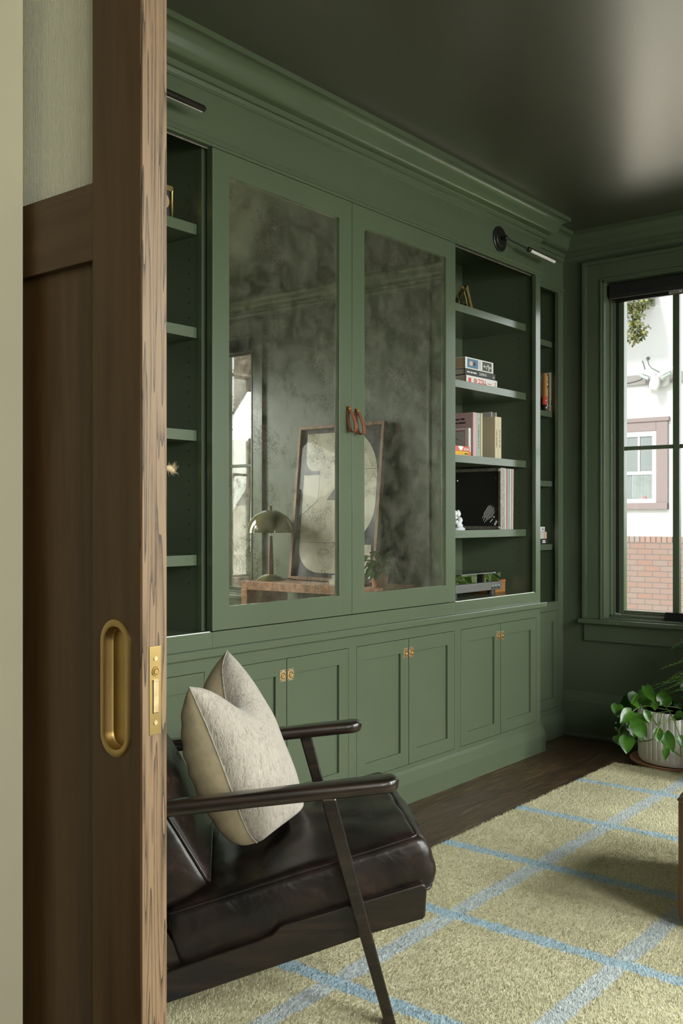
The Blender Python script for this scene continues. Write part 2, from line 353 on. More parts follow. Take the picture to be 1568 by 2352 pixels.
def obj(name, b, mats, parent=None, bevel=0.0, smooth=None, local=False, label=None, kind=None, recalc=True, split=False):
    if split:                                              # every loose piece becomes an object of its own
        me = bpy.data.meshes.new('tmp'); b.bm.to_mesh(me); b.bm.free(); seen = [-1] * len(me.vertices); adj = [[] for _ in me.vertices]
        for e in me.edges: adj[e.vertices[0]].append(e.vertices[1]); adj[e.vertices[1]].append(e.vertices[0])
        k = 0
        for i in range(len(seen)):
            if seen[i] >= 0: continue
            st = [i]; seen[i] = k
            while st:
                for q in adj[st.pop()]:
                    if seen[q] < 0: seen[q] = k; st.append(q)
            k += 1
        out = []
        for c in range(k):
            nb = B(); vm = {}
            for i, v in enumerate(me.vertices):
                if seen[i] == c: vm[i] = nb.bm.verts.new(v.co)
            for p in me.polygons:
                if seen[p.vertices[0]] == c: nb.mi = p.material_index; nb.f([vm[i] for i in p.vertices])
            out.append(obj(name, nb, mats, parent, bevel, smooth, local, label, kind, recalc))
        return out
    if recalc: bmesh.ops.recalc_face_normals(b.bm, faces=b.bm.faces)
    me = bpy.data.meshes.new(name); b.bm.to_mesh(me); b.bm.free()
    return mobj(name, me, mats, parent, bevel, smooth, local, label, kind)
def mobj(name, me, mats, parent=None, bevel=0.0, smooth=None, local=False, label=None, kind=None):
    for m in (mats if isinstance(mats, (list, tuple)) else [mats]): me.materials.append(m)
    o = bpy.data.objects.new(name, me); COL.objects.link(o)
    if parent is not None:
        if not local:
            root = Vector((0, 0, 0)); p = parent
            while p is not None: root += Vector(p.location); p = p.parent
            me.transform(Matrix.Translation(-root))
        o.parent = parent
    if smooth is not None:
        me.shade_smooth(); me.set_sharp_from_angle(angle=R(smooth))
    if bevel:
        md = o.modifiers.new('bevel', 'BEVEL'); md.width = bevel; md.segments = 2; md.limit_method = 'ANGLE'; md.angle_limit = R(40)
        md.harden_normals = False
    if label: o['label'] = label
    if kind: o['kind'] = kind
    return o
def tag(o, label, cat, group=None, kind=None):
    o['label'] = label; o['category'] = cat
    if group: o['group'] = group
    if kind: o['kind'] = kind
    return o
def empty(name, loc, rz=0.0):
    o = bpy.data.objects.new(name, None); COL.objects.link(o); o.location = loc; o.rotation_euler = (0, 0, rz)
    o.empty_display_size = 0.1; return o
def thing(name, loc, label, cat, group=None, rz=0.0, kind=None): return tag(empty(name, loc, rz), label, cat, group, kind)
def struct(name, b, mats, **k): return obj(name, b, mats, kind='structure', **k)
def copy_tree(o, parent=None):
    c = o.copy(); COL.objects.link(c)
    if parent is not None: c.parent = parent
    for ch in list(o.children): copy_tree(ch, c)
    return c
def text_mesh(body, size, mat4, extr=0.0002, sx=1.0):
    cu = bpy.data.curves.new('text', 'FONT'); cu.body = body; cu.size = size; cu.extrude = extr; cu.align_x = 'CENTER'; cu.align_y = 'CENTER'
    o = bpy.data.objects.new('text', cu); COL.objects.link(o)
    dg = bpy.context.evaluated_depsgraph_get(); dg.update()
    me = bpy.data.meshes.new_from_object(o.evaluated_get(dg)); bpy.data.objects.remove(o); bpy.data.curves.remove(cu)
    me.transform(mat4 @ Matrix.Diagonal((sx, 1, 1, 1))); return me
def basis(o, x, y):
    x = Vector(x).normalized(); y = Vector(y).normalized(); z = x.cross(y)
    return Matrix(((x.x, y.x, z.x, o[0]), (x.y, y.y, z.y, o[1]), (x.z, y.z, z.z, o[2]), (0, 0, 0, 1)))

# ------------------------------------------------------------------ key dimensions
ZC = 2.788                      # ceiling
YF, YR, YB = 2.459, 2.558, 2.93  # bookcase face, recessed face, back
X0, X1 = 1.537, 4.711           # bookcase ends
XD, XW = 1.0, 5.175             # door wall, window wall (inner faces)
YO = -1.25                      # opposite wall
HX = -2.6                       # hall back wall
HY0, HY1 = -1.9, 3.0

# ------------------------------------------------------------------ room shell
b = B(); b.box(HX - 0.1, XW + 0.15, HY0 - 0.1, HY1, -0.1, 0.0); struct('floor', b, M['floor'])
b = B(); b.box(XD - 0.1, XW + 0.15, YO - 0.1, HY1, ZC, ZC + 0.1); struct('ceiling', b, M['ceilpaint'])
b = B(); b.box(HX - 0.1, XD - 0.1, HY0 - 0.1, HY1, ZC, ZC + 0.1); struct('ceiling_hall', b, M['white'])
b = B(); b.box(XD, XW, YB + 0.012, HY1, 0, ZC); struct('wall_left', b, M['wallpaint'])

def wall_boxes(b, axis, t0, t1, a0, a1, openings):
    """axis 0: wall runs along y (t = x range); axis 1: runs along x (t = y range)."""
    def bx(p0, p1, z0, z1):
        if p1 - p0 < 1e-4 or z1 - z0 < 1e-4: return
        if axis == 0: b.box(t0, t1, p0, p1, z0, z1)
        else: b.box(p0, p1, t0, t1, z0, z1)
    cur = a0
    for (o0, o1, z0, z1) in sorted(openings):
        bx(cur, o0, 0, ZC); bx(o0, o1, 0, z0); bx(o0, o1, z1, ZC); cur = o1
    bx(cur, a1, 0, ZC)
WC = [1.955, -0.404]; WH = 0.367; WZ0, WZ1 = 0.640, 2.520
b = B(); wall_boxes(b, 0, XW, XW + 0.15, HY0 - 0.1, HY1, [(c - WH, c + WH, WZ0, WZ1) for c in WC]); struct('wall_far', b, M['wallpaint'])
OC = [1.9, 3.0, 4.1]
b = B(); wall_boxes(b, 1, YO - 0.15, YO, XD - 0.2, XW, [(c - WH, c + WH, WZ0, WZ1) for c in OC]); struct('wall_right', b, M['wallpaint'])
# wall with the sliding door: hall leaf, room leaf, header, far part
b = B(); b.box(0.80, 0.885, 1.339, HY1, 0, ZC); b.box(0.80, 0.885, -0.75, 1.339, 2.44, ZC); b.box(0.80, 0.885, HY0, -0.75, 0, ZC); struct('wall_near_hall_side', b, M['beige'])
b = B(); b.box(0.955, XD, 1.345, HY1, 0, ZC); b.box(0.955, XD, -0.75, 1.345, 2.44, ZC); b.box(0.955, XD, YO - 0.1, -0.75, 0, ZC); struct('wall_near', b, M['wallpaint'])
b = B(); b.box(0.885, 0.955, -0.90, -0.75, 0, 2.5); b.box(0.885, 0.955, -0.75, 1.34, 2.44, 2.5); struct('trim_1', b, M['doorwood'])
HC = [-0.80, 0.25]  # invented hall windows, sited to light the jamb and door edge
b = B(); b.box(HX - 0.15, HX, HY0, HY1, 0, ZC); struct('wall_hall_back', b, M['beige'])
b = B(); wall_boxes(b, 1, HY0 - 0.15, HY0, HX, 0.8, [(c - WH, c + WH, WZ0, WZ1) for c in HC]); struct('wall_hall_right', b, M['beige'])
b = B(); b.box(HX, 0.8, HY1 - 0.1, HY1, 0, ZC); struct('wall_hall_left', b, M['beige'])

# mouldings
CAB = [(XD, YR), (X0, YR), (X0, YF), (X1, YF), (X1, YR), (XW, YR)]
crown = [(0, ZC), (.1172, ZC), (.1172, 2.768), (.1045, 2.7675), (.098, 2.765), (.090, 2.760), (.082, 2.753), (.0765, 2.744), (.073, 2.733), (.0695, 2.722), (.064, 2.712), (.056, 2.7048), (.0468, 2.700), (.036, 2.697), (.026, 2.6955), (.0229, 2.692), (.0229, 2.676), (.0125, 2.675), (.0115, 2.672), (.0105, 2.667), (.0085, 2.662), (.006, 2.6605), (.006, 2.655), (0, 2.652)]
b = B(); b.sweep(crown, CAB + [(XW, YO), (XD, YO)], closed=True); struct('trim_2', b, M['paint'], smooth=28)
bead = [(0, 2.76), (0, 2.5055), (.0105, 2.5045), (.0105, 2.5015), (.0085, 2.5005), (.0085, 2.4975), (.0070, 2.4968), (.0078, 2.4945), (.0070, 2.4925), (.0045, 2.4918), (.0045, 2.4875), (0, 2.4868)]
b = B(); b.sweep(bead, CAB); struct('trim_3', b, M['paint'])
plinth = [(0, .1385), (.004, .1365), (.0045, .1335), (.0095, .131), (.021, .086), (.021, 0)]
b = B(); b.sweep(plinth, CAB); struct('baseboard_left', b, M['paint'])
bb = [(0, .25), (.003, .249), (.0125, .207), (.0125, .203), (.017, .198), (.017, .022), (.027, .020), (.031, .010), (.031, 0)]
b = B(); b.sweep(bb, [(XW, YR), (XW, YO), (XD, YO), (XD, -0.86)]); struct('baseboard_far', b, M['paint'])

# ------------------------------------------------------------------ windows (local: x across, y outwards, z up)
def window(name, loc, rz):
    w = empty(name, loc, rz); w['kind'] = 'structure'
    L = dict(parent=w, local=True)
    ci, co = WH, 0.479
    b = B()                                                # casing with raised outer band and small inner bead
    for s in (-1, 1):
        x0, x1 = sorted((s * ci, s * co)); b.box(x0, x1, -0.014, 0.0, 0.66, 2.632)
        x0, x1 = sorted((s * (co - 0.020), s * co)); b.box(x0, x1, -0.024, -0.014, 0.66, 2.632)
        x0, x1 = sorted((s * (co - 0.026), s * (co - 0.020))); b.box(x0, x1, -0.019, -0.014, 0.66, 2.626)
        x0, x1 = sorted((s * ci, s * (ci + 0.009))); b.box(x0, x1, -0.019, -0.014, 0.66, 2.529)
    b.box(-ci, ci, -0.014, 0, 2.520, 2.632); b.box(-co + 0.02, co - 0.02, -0.024, -0.014, 2.612, 2.632); b.box(-co + 0.026, co - 0.026, -0.019, -0.014, 2.606, 2.612)
    b.box(-ci, ci, -0.019, -0.014, 2.520, 2.529)
    obj('casing', b, M['paint'], bevel=0.002, **L)
    b = B()                                                # jamb lining, stepped stops
    for s in (-1, 1):
        x0, x1 = sorted((s * 0.355, s * ci)); b.box(x0, x1, -0.01, 0.082, 0.655, 2.52)
        x0, x1 = sorted((s * 0.343, s * ci)); b.box(x0, x1, 0.060, 0.150, 0.672, 2.508)
        x0, x1 = sorted((s * 0.334, s * ci)); b.box(x0, x1, 0.086, 0.150, 0.680, 2.500)
    b.box(-ci, ci, -0.01, 0.082, 2.508, 2.52); b.box(-ci, ci, 0.06, 0.15, 2.498, 2.52); b.box(-ci, ci, 0.0, 0.15, 0.640, 0.668); b.box(-0.355, 0.355, 0.06, 0.15, 0.668, 0.682)
    obj('jamb', b, M['paint'], bevel=0.0015, **L)
    b = B()                                                # black insect screen channel
    for s in (-1, 1):
        x0, x1 = sorted((s * 0.317, s * 0.334)); b.box(x0, x1, 0.098, 0.150, 0.690, 2.49)
    obj('screen_channel', b, M['screen'], **L)
    b = B()                                                # sash
    for s in (-1, 1):
        x0, x1 = sorted((s * 0.289, s * 0.319)); b.box(x0, x1, 0.104, 0.150, 0.684, 2.490)
    b.box(-0.289, 0.289, 0.104, 0.150, 0.684, 0.706); b.box(-0.289, 0.289, 0.104, 0.150, 2.462, 2.49)
    obj('sash', b, M['paint'], bevel=0.003, **L)
    b = B(); b.box(-0.018, 0.018, 0.108, 0.142, 0.706, 2.462); b.box(-0.289, -0.018, 0.112, 0.140, 1.590, 1.612); b.box(0.018, 0.289, 0.112, 0.140, 1.590, 1.612)
    obj('muntin', b, M['paint'], bevel=0.004, **L)
    b = B(); b.box(-0.291, 0.291, 0.126, 0.130, 0.704, 2.464); obj('glass', b, M['glass'], **L)
    b = B(); b.box(-0.495, 0.495, -0.045, 0.0, 0.634, 0.660); b.box(-0.36, 0.36, 0.0, 0.062, 0.634, 0.662); obj('sill', b, M['paint'], bevel=0.005, **L)
    b = B(); b.box(-0.470, 0.470, -0.016, 0.0, 0.538, 0.634); obj('apron', b, M['paint'], bevel=0.002, **L)
    b = B(); b.prism([(0.046, 0.668), (0.058, 0.662), (0.090, 0.700), (0.086, 0.712), (0.070, 0.712)], 0, -0.045, 0.075); obj('crank_handle', b, M['black'], bevel=0.004, label='black folding crank handle', **L)
    return w
for i, c in enumerate(WC):
    w_ = window('window_%d' % (i + 1), (XW, c, 0), R(-90))
    if i == 0: b = B(); b.cyl((-0.266, -0.0462, 0.644), (-0.266, -0.0448, 0.644), 0.004, n=12); obj('screw', b, M['chrome'], w_, local=True)
for i, c in enumerate(OC): window('window_%d' % (i + 3), (c, YO, 0), R(180))
for i, c in enumerate(HC): window('window_%d' % (i + 6), (c, HY0, 0), R(180))  # unseen windows added to let light into the hall

def roller_shade(c, label):
    t = thing('roller_shade', (XW, c, 2.46), label, 'window shade', 'roller shades in the window heads', R(-90))
    L = dict(parent=t, local=True); z = -2.46
    b = B(); b.prism([(0.020, 2.497 + z), (0.075, 2.497 + z), (0.084, 2.44 + z), (0.084, 2.424 + z), (0.030, 2.424 + z), (0.020, 2.44 + z)], 0, -0.340, 0.340); obj('cassette', b, M['blackfab'], bevel=0.003, **L)
    b = B(); b.box(-0.316, 0.316, 0.040, 0.060, 2.400 + z, 2.426 + z); obj('hem_bar', b, M['black'], bevel=0.003, **L)
    b = B(); b.box(-0.335, 0.335, 0.0375, 0.040, 2.4205 + z, 2.4245 + z); obj('metal_strip', b, M['aged'], **L)
    b = B(); b.box(-0.010, 0.060, 0.0372, 0.040, 2.405 + z, 2.419 + z); tg = obj('maker_tag', b, M['greytrim'], label='small grey printed tag', **L)
    b = B()
    for k in range(5): b.box(0.0 + k * 0.009, 0.006 + k * 0.009, 0.0365, 0.0372, 2.409 + z, 2.415 + z)
    obj('print', b, M['ink'], tg, local=True)
roller_shade(WC[0], 'black roller shade rolled up in the head of the window beside the right-hand bookcase')
roller_shade(WC[1], 'black roller shade above the window with the tree trunk, seen in the mirror')

# ------------------------------------------------------------------ sliding pocket door
DX0, DX1, DY0, DY1 = 0.897, 0.941, 1.073, 1.95
dr = empty('door_1', (0.919, 1.5, 0)); dr['kind'] = 'structure'
hy0, hy1, hz0, hz1 = 1.1305 - 0.0224, 1.1305 + 0.0224, 0.979 - 0.0876, 0.979 + 0.0876   # mortise for the flush pull
b = B(); b.prism([(DY0 + 0.006, 0.008), (hy0, 0.008), (hy0, 2.43), (DY0 + 0.006, 2.43)], 0, DX0, DX1); b.prism([(hy1, 0.008), (1.183, 0.008), (1.183, 2.43), (hy1, 2.43)], 0, DX0, DX1)
b.prism([(hy0, 0.008), (hy1, 0.008), (hy1, hz0), (hy0, hz0)], 0, DX0, DX1); b.prism([(hy0, hz1), (hy1, hz1), (hy1, 2.43), (hy0, 2.43)], 0, DX0, DX1); b.box(0.915, DX1, hy0, hy1, hz0, hz1)
obj('stile', b, M['doorwood'], dr)
b = B(); b.box(DX0, DX1, 1.84, DY1, 0.008, 2.43); obj('stile', b, M['doorwood'], dr, bevel=0.0015, split=True)
b = B(); b.box(DX0, DX1, DY0, DY0 + 0.006, 0.008, 2.43); obj('lit_door_edge', b, M['lit_edgewood'], dr, bevel=0.001, label='open-grained door edge, paler with painted-in light')  # same oak as the door, with its light put into the colour
b = B(); b.box(DX0, DX1, 1.183, 1.84, 1.5915, 1.7035); b.box(DX0, DX1, 1.183, 1.84, 2.32, 2.43); b.box(DX0, DX1, 1.183, 1.84, 0.008, 0.24); obj('rail', b, M['railwood'], dr, bevel=0.0015, split=True)
b = B(); b.box(0.910, 0.928, 1.183, 1.84, 0.24, 1.5915); obj('panel', b, M['doorwood'], dr)
b = B(); b.box(0.916, 0.922, 1.183, 1.84, 1.7035, 2.32); obj('reeded_glass_pane', b, M['reeded'], dr, label='pale reeded glass')
def stadium(cy, cz, hw, hh, n=16):
    r = hw; pts = []
    for k in range(n + 1): a = math.pi * k / n; pts.append((cy + r * math.cos(a), cz + hh - r + r * math.sin(a)))
    for k in range(n + 1): a = math.pi + math.pi * k / n; pts.append((cy + r * math.cos(a), cz - hh + r + r * math.sin(a)))
    return pts
b = B()                                                    # recessed oval pull: rim, wall, floor
levels = [(0.0325, 0.0970, 0.8972), (0.0325, 0.0970, 0.8952), (0.0315, 0.0960, 0.8946), (0.0235, 0.0880, 0.8946), (0.0225, 0.0870, 0.8952), (0.0215, 0.0860, 0.9060), (0.0195, 0.0840, 0.9085)]
rings = []
for hw, hh, x in levels: rings.append([b.bm.verts.new((x, p[0], p[1])) for p in stadium(1.1305, 0.979, hw, hh)])
for A, C in zip(rings, rings[1:]):
    n = len(A)
    for k in range(n): b.f([A[k], A[(k + 1) % n], C[(k + 1) % n], C[k]])
b.f(rings[-1]); obj('flush_pull', b, M['brass'], dr, smooth=35, label='oval recessed brass pull')
b = B()
b.box(0.9085, 0.9300, DY0 - 0.0012, DY0, 0.9175, 1.0405)
ep = obj('edge_pull', b, M['brass'], dr, bevel=0.0008, label='slim brass edge plate')
b = B()
for z in (1.0235, 0.9345): b.cyl((0.9192, DY0 - 0.0024, z), (0.9192, DY0 - 0.001, z), 0.0032, n=14)
obj('screw', b, M['brassold'], ep, smooth=30, split=True)
b = B(); b.tube([(0.9192 + 0.0058 * math.cos(a), DY0 - 0.0014, 1.0055 + 0.0058 * math.sin(a)) for a in [2 * math.pi * k / 24 for k in range(25)]], 0.0011, 6); b.cyl((0.9192, DY0 - 0.0035, 1.0055), (0.9192, DY0 - 0.001, 1.0055), 0.0034, 0.0042, 16)
obj('button', b, M['brass'], ep, smooth=30)
b = B(); b.box(0.9140, 0.9245, DY0 - 0.0014, DY0 - 0.0011, 0.9475, 0.9935); b.mi = 1
b.box(0.9148, 0.9238, DY0 - 0.0026, DY0 - 0.0012, 0.9485, 0.9915); b.box(0.9145, 0.9240, DY0 - 0.0034, DY0 - 0.0012, 0.9915, 0.9945)
obj('lever', b, [M['hole'], M['brassold']], ep, bevel=0.0004)

# ------------------------------------------------------------------ base cabinets
def cab_door(parent, x0, x1, z0, z1, yf, pull_side, pulls=True):
    g = 0.0020; x0 += g; x1 -= g; z0 += g; z1 -= g; s = 0.058
    b = B()
    b.box(x0, x0 + s, yf, yf + 0.020, z0, z1); b.box(x1 - s, x1, yf, yf + 0.020, z0, z1)
    b.box(x0 + s, x1 - s, yf, yf + 0.020, z1 - s, z1); b.box(x0 + s, x1 - s, yf, yf + 0.020, z0, z0 + s)
    b.box(x0 + s, x1 - s, yf + 0.0105, yf + 0.018, z0 + s, z1 - s)
    d = obj('door', b, M['paint'], parent)
    if pulls:
        px = x1 - 0.019 if pull_side > 0 else x0 + 0.019
        b = B(); b.box(px - 0.0165, px + 0.0165, yf - 0.0016, yf, 0.618, 0.661); obj('pull_plate', b, M['brassold'], d, bevel=0.0006)
        b = B(); b.tube([(px + 0.0105 * math.cos(a), yf - 0.0022, 0.6385 + 0.0105 * math.sin(a)) for a in [2 * math.pi * k / 20 for k in range(21)]], 0.0014, 6)
        b.mi = 1; b.cyl((px, yf - 0.0018, 0.6385), (px, yf - 0.0010, 0.6385), 0.0085, n=18); b.mi = 0; b.ball((px, yf - 0.003, 0.6385), 0.0042, 10)
        obj('pull_ring', b, [M['gold'], M['brassold']], d, smooth=40)
        b = B()
        for sx in (-1, 1):
            for sz in (-1, 1): b.cyl((px + sx * 0.0125, yf - 0.0021, 0.6395 + sz * 0.0172), (px + sx * 0.0125, yf - 0.0014, 0.6395 + sz * 0.0172), 0.0022, n=10)
        obj('screw', b, M['hole'], d, split=True)
    return d
ZD0, ZD1 = 0.159, 0.7015
bays = [(1.537, 1.586, 2.3213, 2.3458), (2.3458, 2.3703, 3.1003, 3.1258), (3.1258, 3.1514, 3.8813, 3.9065), (3.9065, 3.9318, 4.6660, X1)]
labels = ['green two-door base cabinet at the end nearest the wooden sliding door', 'green two-door base cabinet behind the black armchair and cushion', 'green two-door base cabinet under the right-hand mirrored door', 'green two-door base cabinet at the corner under the turntable']
for (a, d0, d1, e), lb in zip(bays, labels):
    t = thing('base_cabinet', ((a + e) / 2, 2.69, 0), lb, 'cabinet', 'base cabinets under the long counter')
    b = B(); b.box(a + 0.001, e - 0.001, YF + 0.021, YB, 0.0, 0.7505); obj('carcass', b, M['paint'], t)
    b = B(); b.box(a, d0, YF, YF + 0.02, 0.10, 0.7515); b.box(d1, e, YF, YF + 0.02, 0.10, 0.7515); b.box(d0, d1, YF, YF + 0.02, ZD1, 0.7515); b.box(d0, d1, YF, YF + 0.02, 0.10, ZD0); obj('face_frame', b, M['paint'], t)
    mid = (d0 + d1) / 2 - 0.001
    cab_door(t, d0, mid, ZD0, ZD1, YF, 1); cab_door(t, mid, d1, ZD0, ZD1, YF, -1)
for (a, e, lb) in ((X1 + 0.001, XW - 0.001, 'narrow recessed green base cabinet between the bookcase corner and the window wall'), (XD + 0.001, X0 - 0.001, 'narrow recessed green base cabinet hidden beside the sliding door')):
    t = thing('base_cabinet', ((a + e) / 2, 2.72, 0), lb, 'cabinet', 'narrow recessed base cabinets')
    b = B(); b.box(a, e, YR + 0.021, YB, 0, 0.72); obj('carcass', b, M['paint'], t)
    b = B(); b.box(a, a + 0.059, YR, YR + 0.02, 0.10, 0.7515); b.box(e - 0.059, e, YR, YR + 0.02, 0.10, 0.7515); b.box(a + 0.059, e - 0.059, YR, YR + 0.02, ZD1, 0.7515); b.box(a + 0.059, e - 0.059, YR, YR + 0.02, 0.10, ZD0); obj('face_frame', b, M['paint'], t)
    cab_door(t, a + 0.059, e - 0.059, ZD0, ZD1, YR, 1, False)
b = B(); b.box(X0 - 0.026, X1 + 0.027, YF - 0.027, YB, 0.7515, 0.778)
tag(obj('countertop', b, M['paint'], bevel=0.003), 'long green painted counter board running under the mirrored doors and open shelves', 'countertop')

# ------------------------------------------------------------------ upper bookcases
ZO0, ZO1 = 0.832, 2.4765        # opening bottom / top
def pins(b, x, y, zs, face):
    for z in zs: b.cyl((x, y, z), (x + face * 0.0009, y, z), 0.0028, n=8)
def bookcase(name, label, x0, x1, yf, ziz, izo, shelves, st=0.0365, frame_l=None, frame_r=None, grp='open green bookcases'):
    t = thing(name, ((x0 + x1) / 2, (yf + YB) / 2, ziz if ziz < 0.75 else 0.778), label, 'bookcase', grp)
    b = B(); b.box(x0, x1, YB - 0.012, YB, ziz, 2.64); obj('back_panel', b, M['paint'], t)
    return t
shelves_R = [2.230, 1.870, 1.516, 1.158]
shelves_L = [2.221, 1.868, 1.517, 1.092]
def upper(label, x0, x1, ix0, ix1, stiles, shelves, face_x0, face_x1):
    t = thing('bookcase', ((x0 + x1) / 2, 2.7, 0.778), label, 'bookcase', 'open bookcases at the ends of the long unit')
    b = B()
    for (a, e, y) in stiles: b.box(a, e, y, y + 0.020, ZO0 if y > YF + 0.01 else 0.7782, ZO1 - 0.0002 if y < YF + 0.01 else ZO1 + 0.01)
    b.box(face_x0 + (0.049 if face_x0 == X0 else 0), face_x1 - (0.049 if face_x1 == X1 else 0), YF, YF + 0.02, 0.7782, ZO0 - 0.001)
    b.box(face_x0, face_x1, YF, YF + 0.02, ZO1, 2.50)
    obj('face_frame', b, M['paint'], t, split=True)
    b = B(); b.box(ix0, ix1, YB - 0.014, YB, 0.778, 2.62); obj('back_panel', b, M['paint'], t)
    for side, x in ((1, ix0), (-1, ix1)):
        b = B(); a, e = sorted((x, x - side * 0.02)); b.box(a, e, YF + (0.0205 if (side < 0) == (face_x1 == X1) else 0.0615), YB, 0.778, 2.62); b.mi = 1
        zs = [ZO0 + 0.16 + 0.0508 * k for k in range(28)]
        pins(b, x, 2.565, zs, side); pins(b, x, 2.868, zs, side)
        obj('side_panel', b, [M['paint'], M['hole']], t)
    b = B(); b.box(ix0, ix1, YF + 0.041, YB - 0.014, 2.60, 2.62); obj('top_panel', b, M['paint'], t)
    b = B(); b.box(ix0, ix1, YF + 0.02, YB - 0.014, 0.80, ZO0 - 0.004); obj('bottom_panel', b, M['paint'], t)
    for z in shelves:
        b = B(); b.box(ix0 + 0.002, ix1 - 0.003, 2.522, YB - 0.016, z - 0.0365, z); obj('shelf', b, M['paint'], t, bevel=0.0012)
    return t
tr_ = upper('open green bookcase with turntable, records and books right of the mirrored doors', 3.889, X1, 3.90, 4.680, [(4.662, X1, YF), (3.888, 3.93, YF + 0.041)], shelves_R, 3.889, X1)
tl_ = upper('open green bookcase left of the mirrored doors, mostly hidden by the sliding door', X0, 2.359, 1.565, 2.349, [(X0, 1.586, YF), (2.347, 2.395, YF + 0.041)], shelves_L, X0, 2.359)
# end panel of the unit facing the window wall / door wall
b = B(); b.box(4.6815, X1, YF + 0.02, YB, 0.778, 2.62); obj('end_panel', b, M['paint'], tr_)
b = B(); b.box(X0, 1.5635, YF + 0.02, YB, 0.778, 2.62); obj('end_panel', b, M['paint'], tl_)

def recess(label, a, e):
    t = thing('bookcase', ((a + e) / 2, 2.75, 0.72), label, 'bookcase', 'narrow recessed bookcases')
    b = B(); b.box(a, a + 0.059, YR, YR + 0.02, 0.7515, ZO1 + 0.01); b.box(e - 0.059, e, YR, YR + 0.02, 0.7515, ZO1 + 0.01); b.box(a + 0.059, e - 0.059, YR, YR + 0.02, ZO1, 2.50); obj('face_frame', b, M['paint'], t)
    b = B(); b.box(a + 0.01, e - 0.01, YB - 0.014, YB, 0.74, 2.62); obj('back_panel', b, M['paint'], t)
    for s, x in ((1, a + 0.026), (-1, e - 0.036)):
        b = B(); x0, x1 = sorted((x, x - s * 0.02)); b.box(x0, x1, YR + 0.02, YB, 0.74, 2.62); b.mi = 1
        zs = [ZO0 + 0.16 + 0.0508 * k for k in range(28)]; pins(b, x, 2.66, zs, s); pins(b, x, 2.868, zs, s)
        obj('side_panel', b, [M['paint'], M['hole']], t)
    b = B(); b.box(a + 0.03, e - 0.04, YR + 0.02, YB - 0.014, 2.60, 2.62); obj('top_panel', b, M['paint'], t)
    b = B(); b.box(a + 0.03, e - 0.04, YR + 0.02, YB - 0.014, 0.722, 0.750); obj('bottom_panel', b, M['paint'], t)
    for z in (2.208, 1.815, 1.424, 1.069):
        b = B(); b.box(a + 0.03, e - 0.040, 2.602, YB - 0.016, z - 0.032, z); obj('shelf', b, M['paint'], t, bevel=0.0012)
recess('narrow recessed green bookcase with a few upright books beside the window wall', X1 + 0.001, XW - 0.001)
recess('narrow recessed green bookcase hidden behind the sliding door', XD + 0.001, X0 - 0.001)

# centre unit with two sliding mirrored doors
t = thing('media_cabinet', (3.124, 2.7, 0.778), 'tall centre cabinet with two antiqued-mirror doors and leather pulls', 'cabinet')
b = B(); b.box(2.36, 3.888, YF, YF + 0.02, 0.7782, ZO0 - 0.001); b.box(2.36, 3.888, YF, YF + 0.02, ZO1, 2.50); obj('face_frame', b, M['paint'], t, split=True)
b = B(); b.box(2.37, 3.88, YB - 0.014, YB, 0.778, 2.62); b.box(2.37, 2.39, YF + 0.062, YB - 0.014, 0.778, 2.62); b.box(3.86, 3.88, YF + 0.062, YB - 0.014, 0.778, 2.62); b.box(2.39, 3.86, YF + 0.062, YB - 0.014, 0.80, ZO0 - 0.004); obj('carcass', b, M['paint'], t)
for a_, e_, lb_ in ((1.59, 2.352, 'reflection-white lower door track along the foot of the left open bookcase'), (3.894, 4.655, 'reflection-white lower door track along the foot of the right open bookcase, below the turntable')):
    b = B(); b.box(a_, e_, YF + 0.004, YF + 0.010, ZO0 - 0.001, ZO0 + 0.0018); tag(obj('door_track', b, M['track']), lb_, 'track', 'tracks of the mirrored doors')
b = B(); b.box(1.59, 4.655, YF + 0.024, YF + 0.028, ZO1 - 0.003, ZO1 + 0.004); tag(obj('door_track', b, M['aged']), 'thin metal upper track above the mirrored doors', 'track', 'tracks of the mirrored doors')
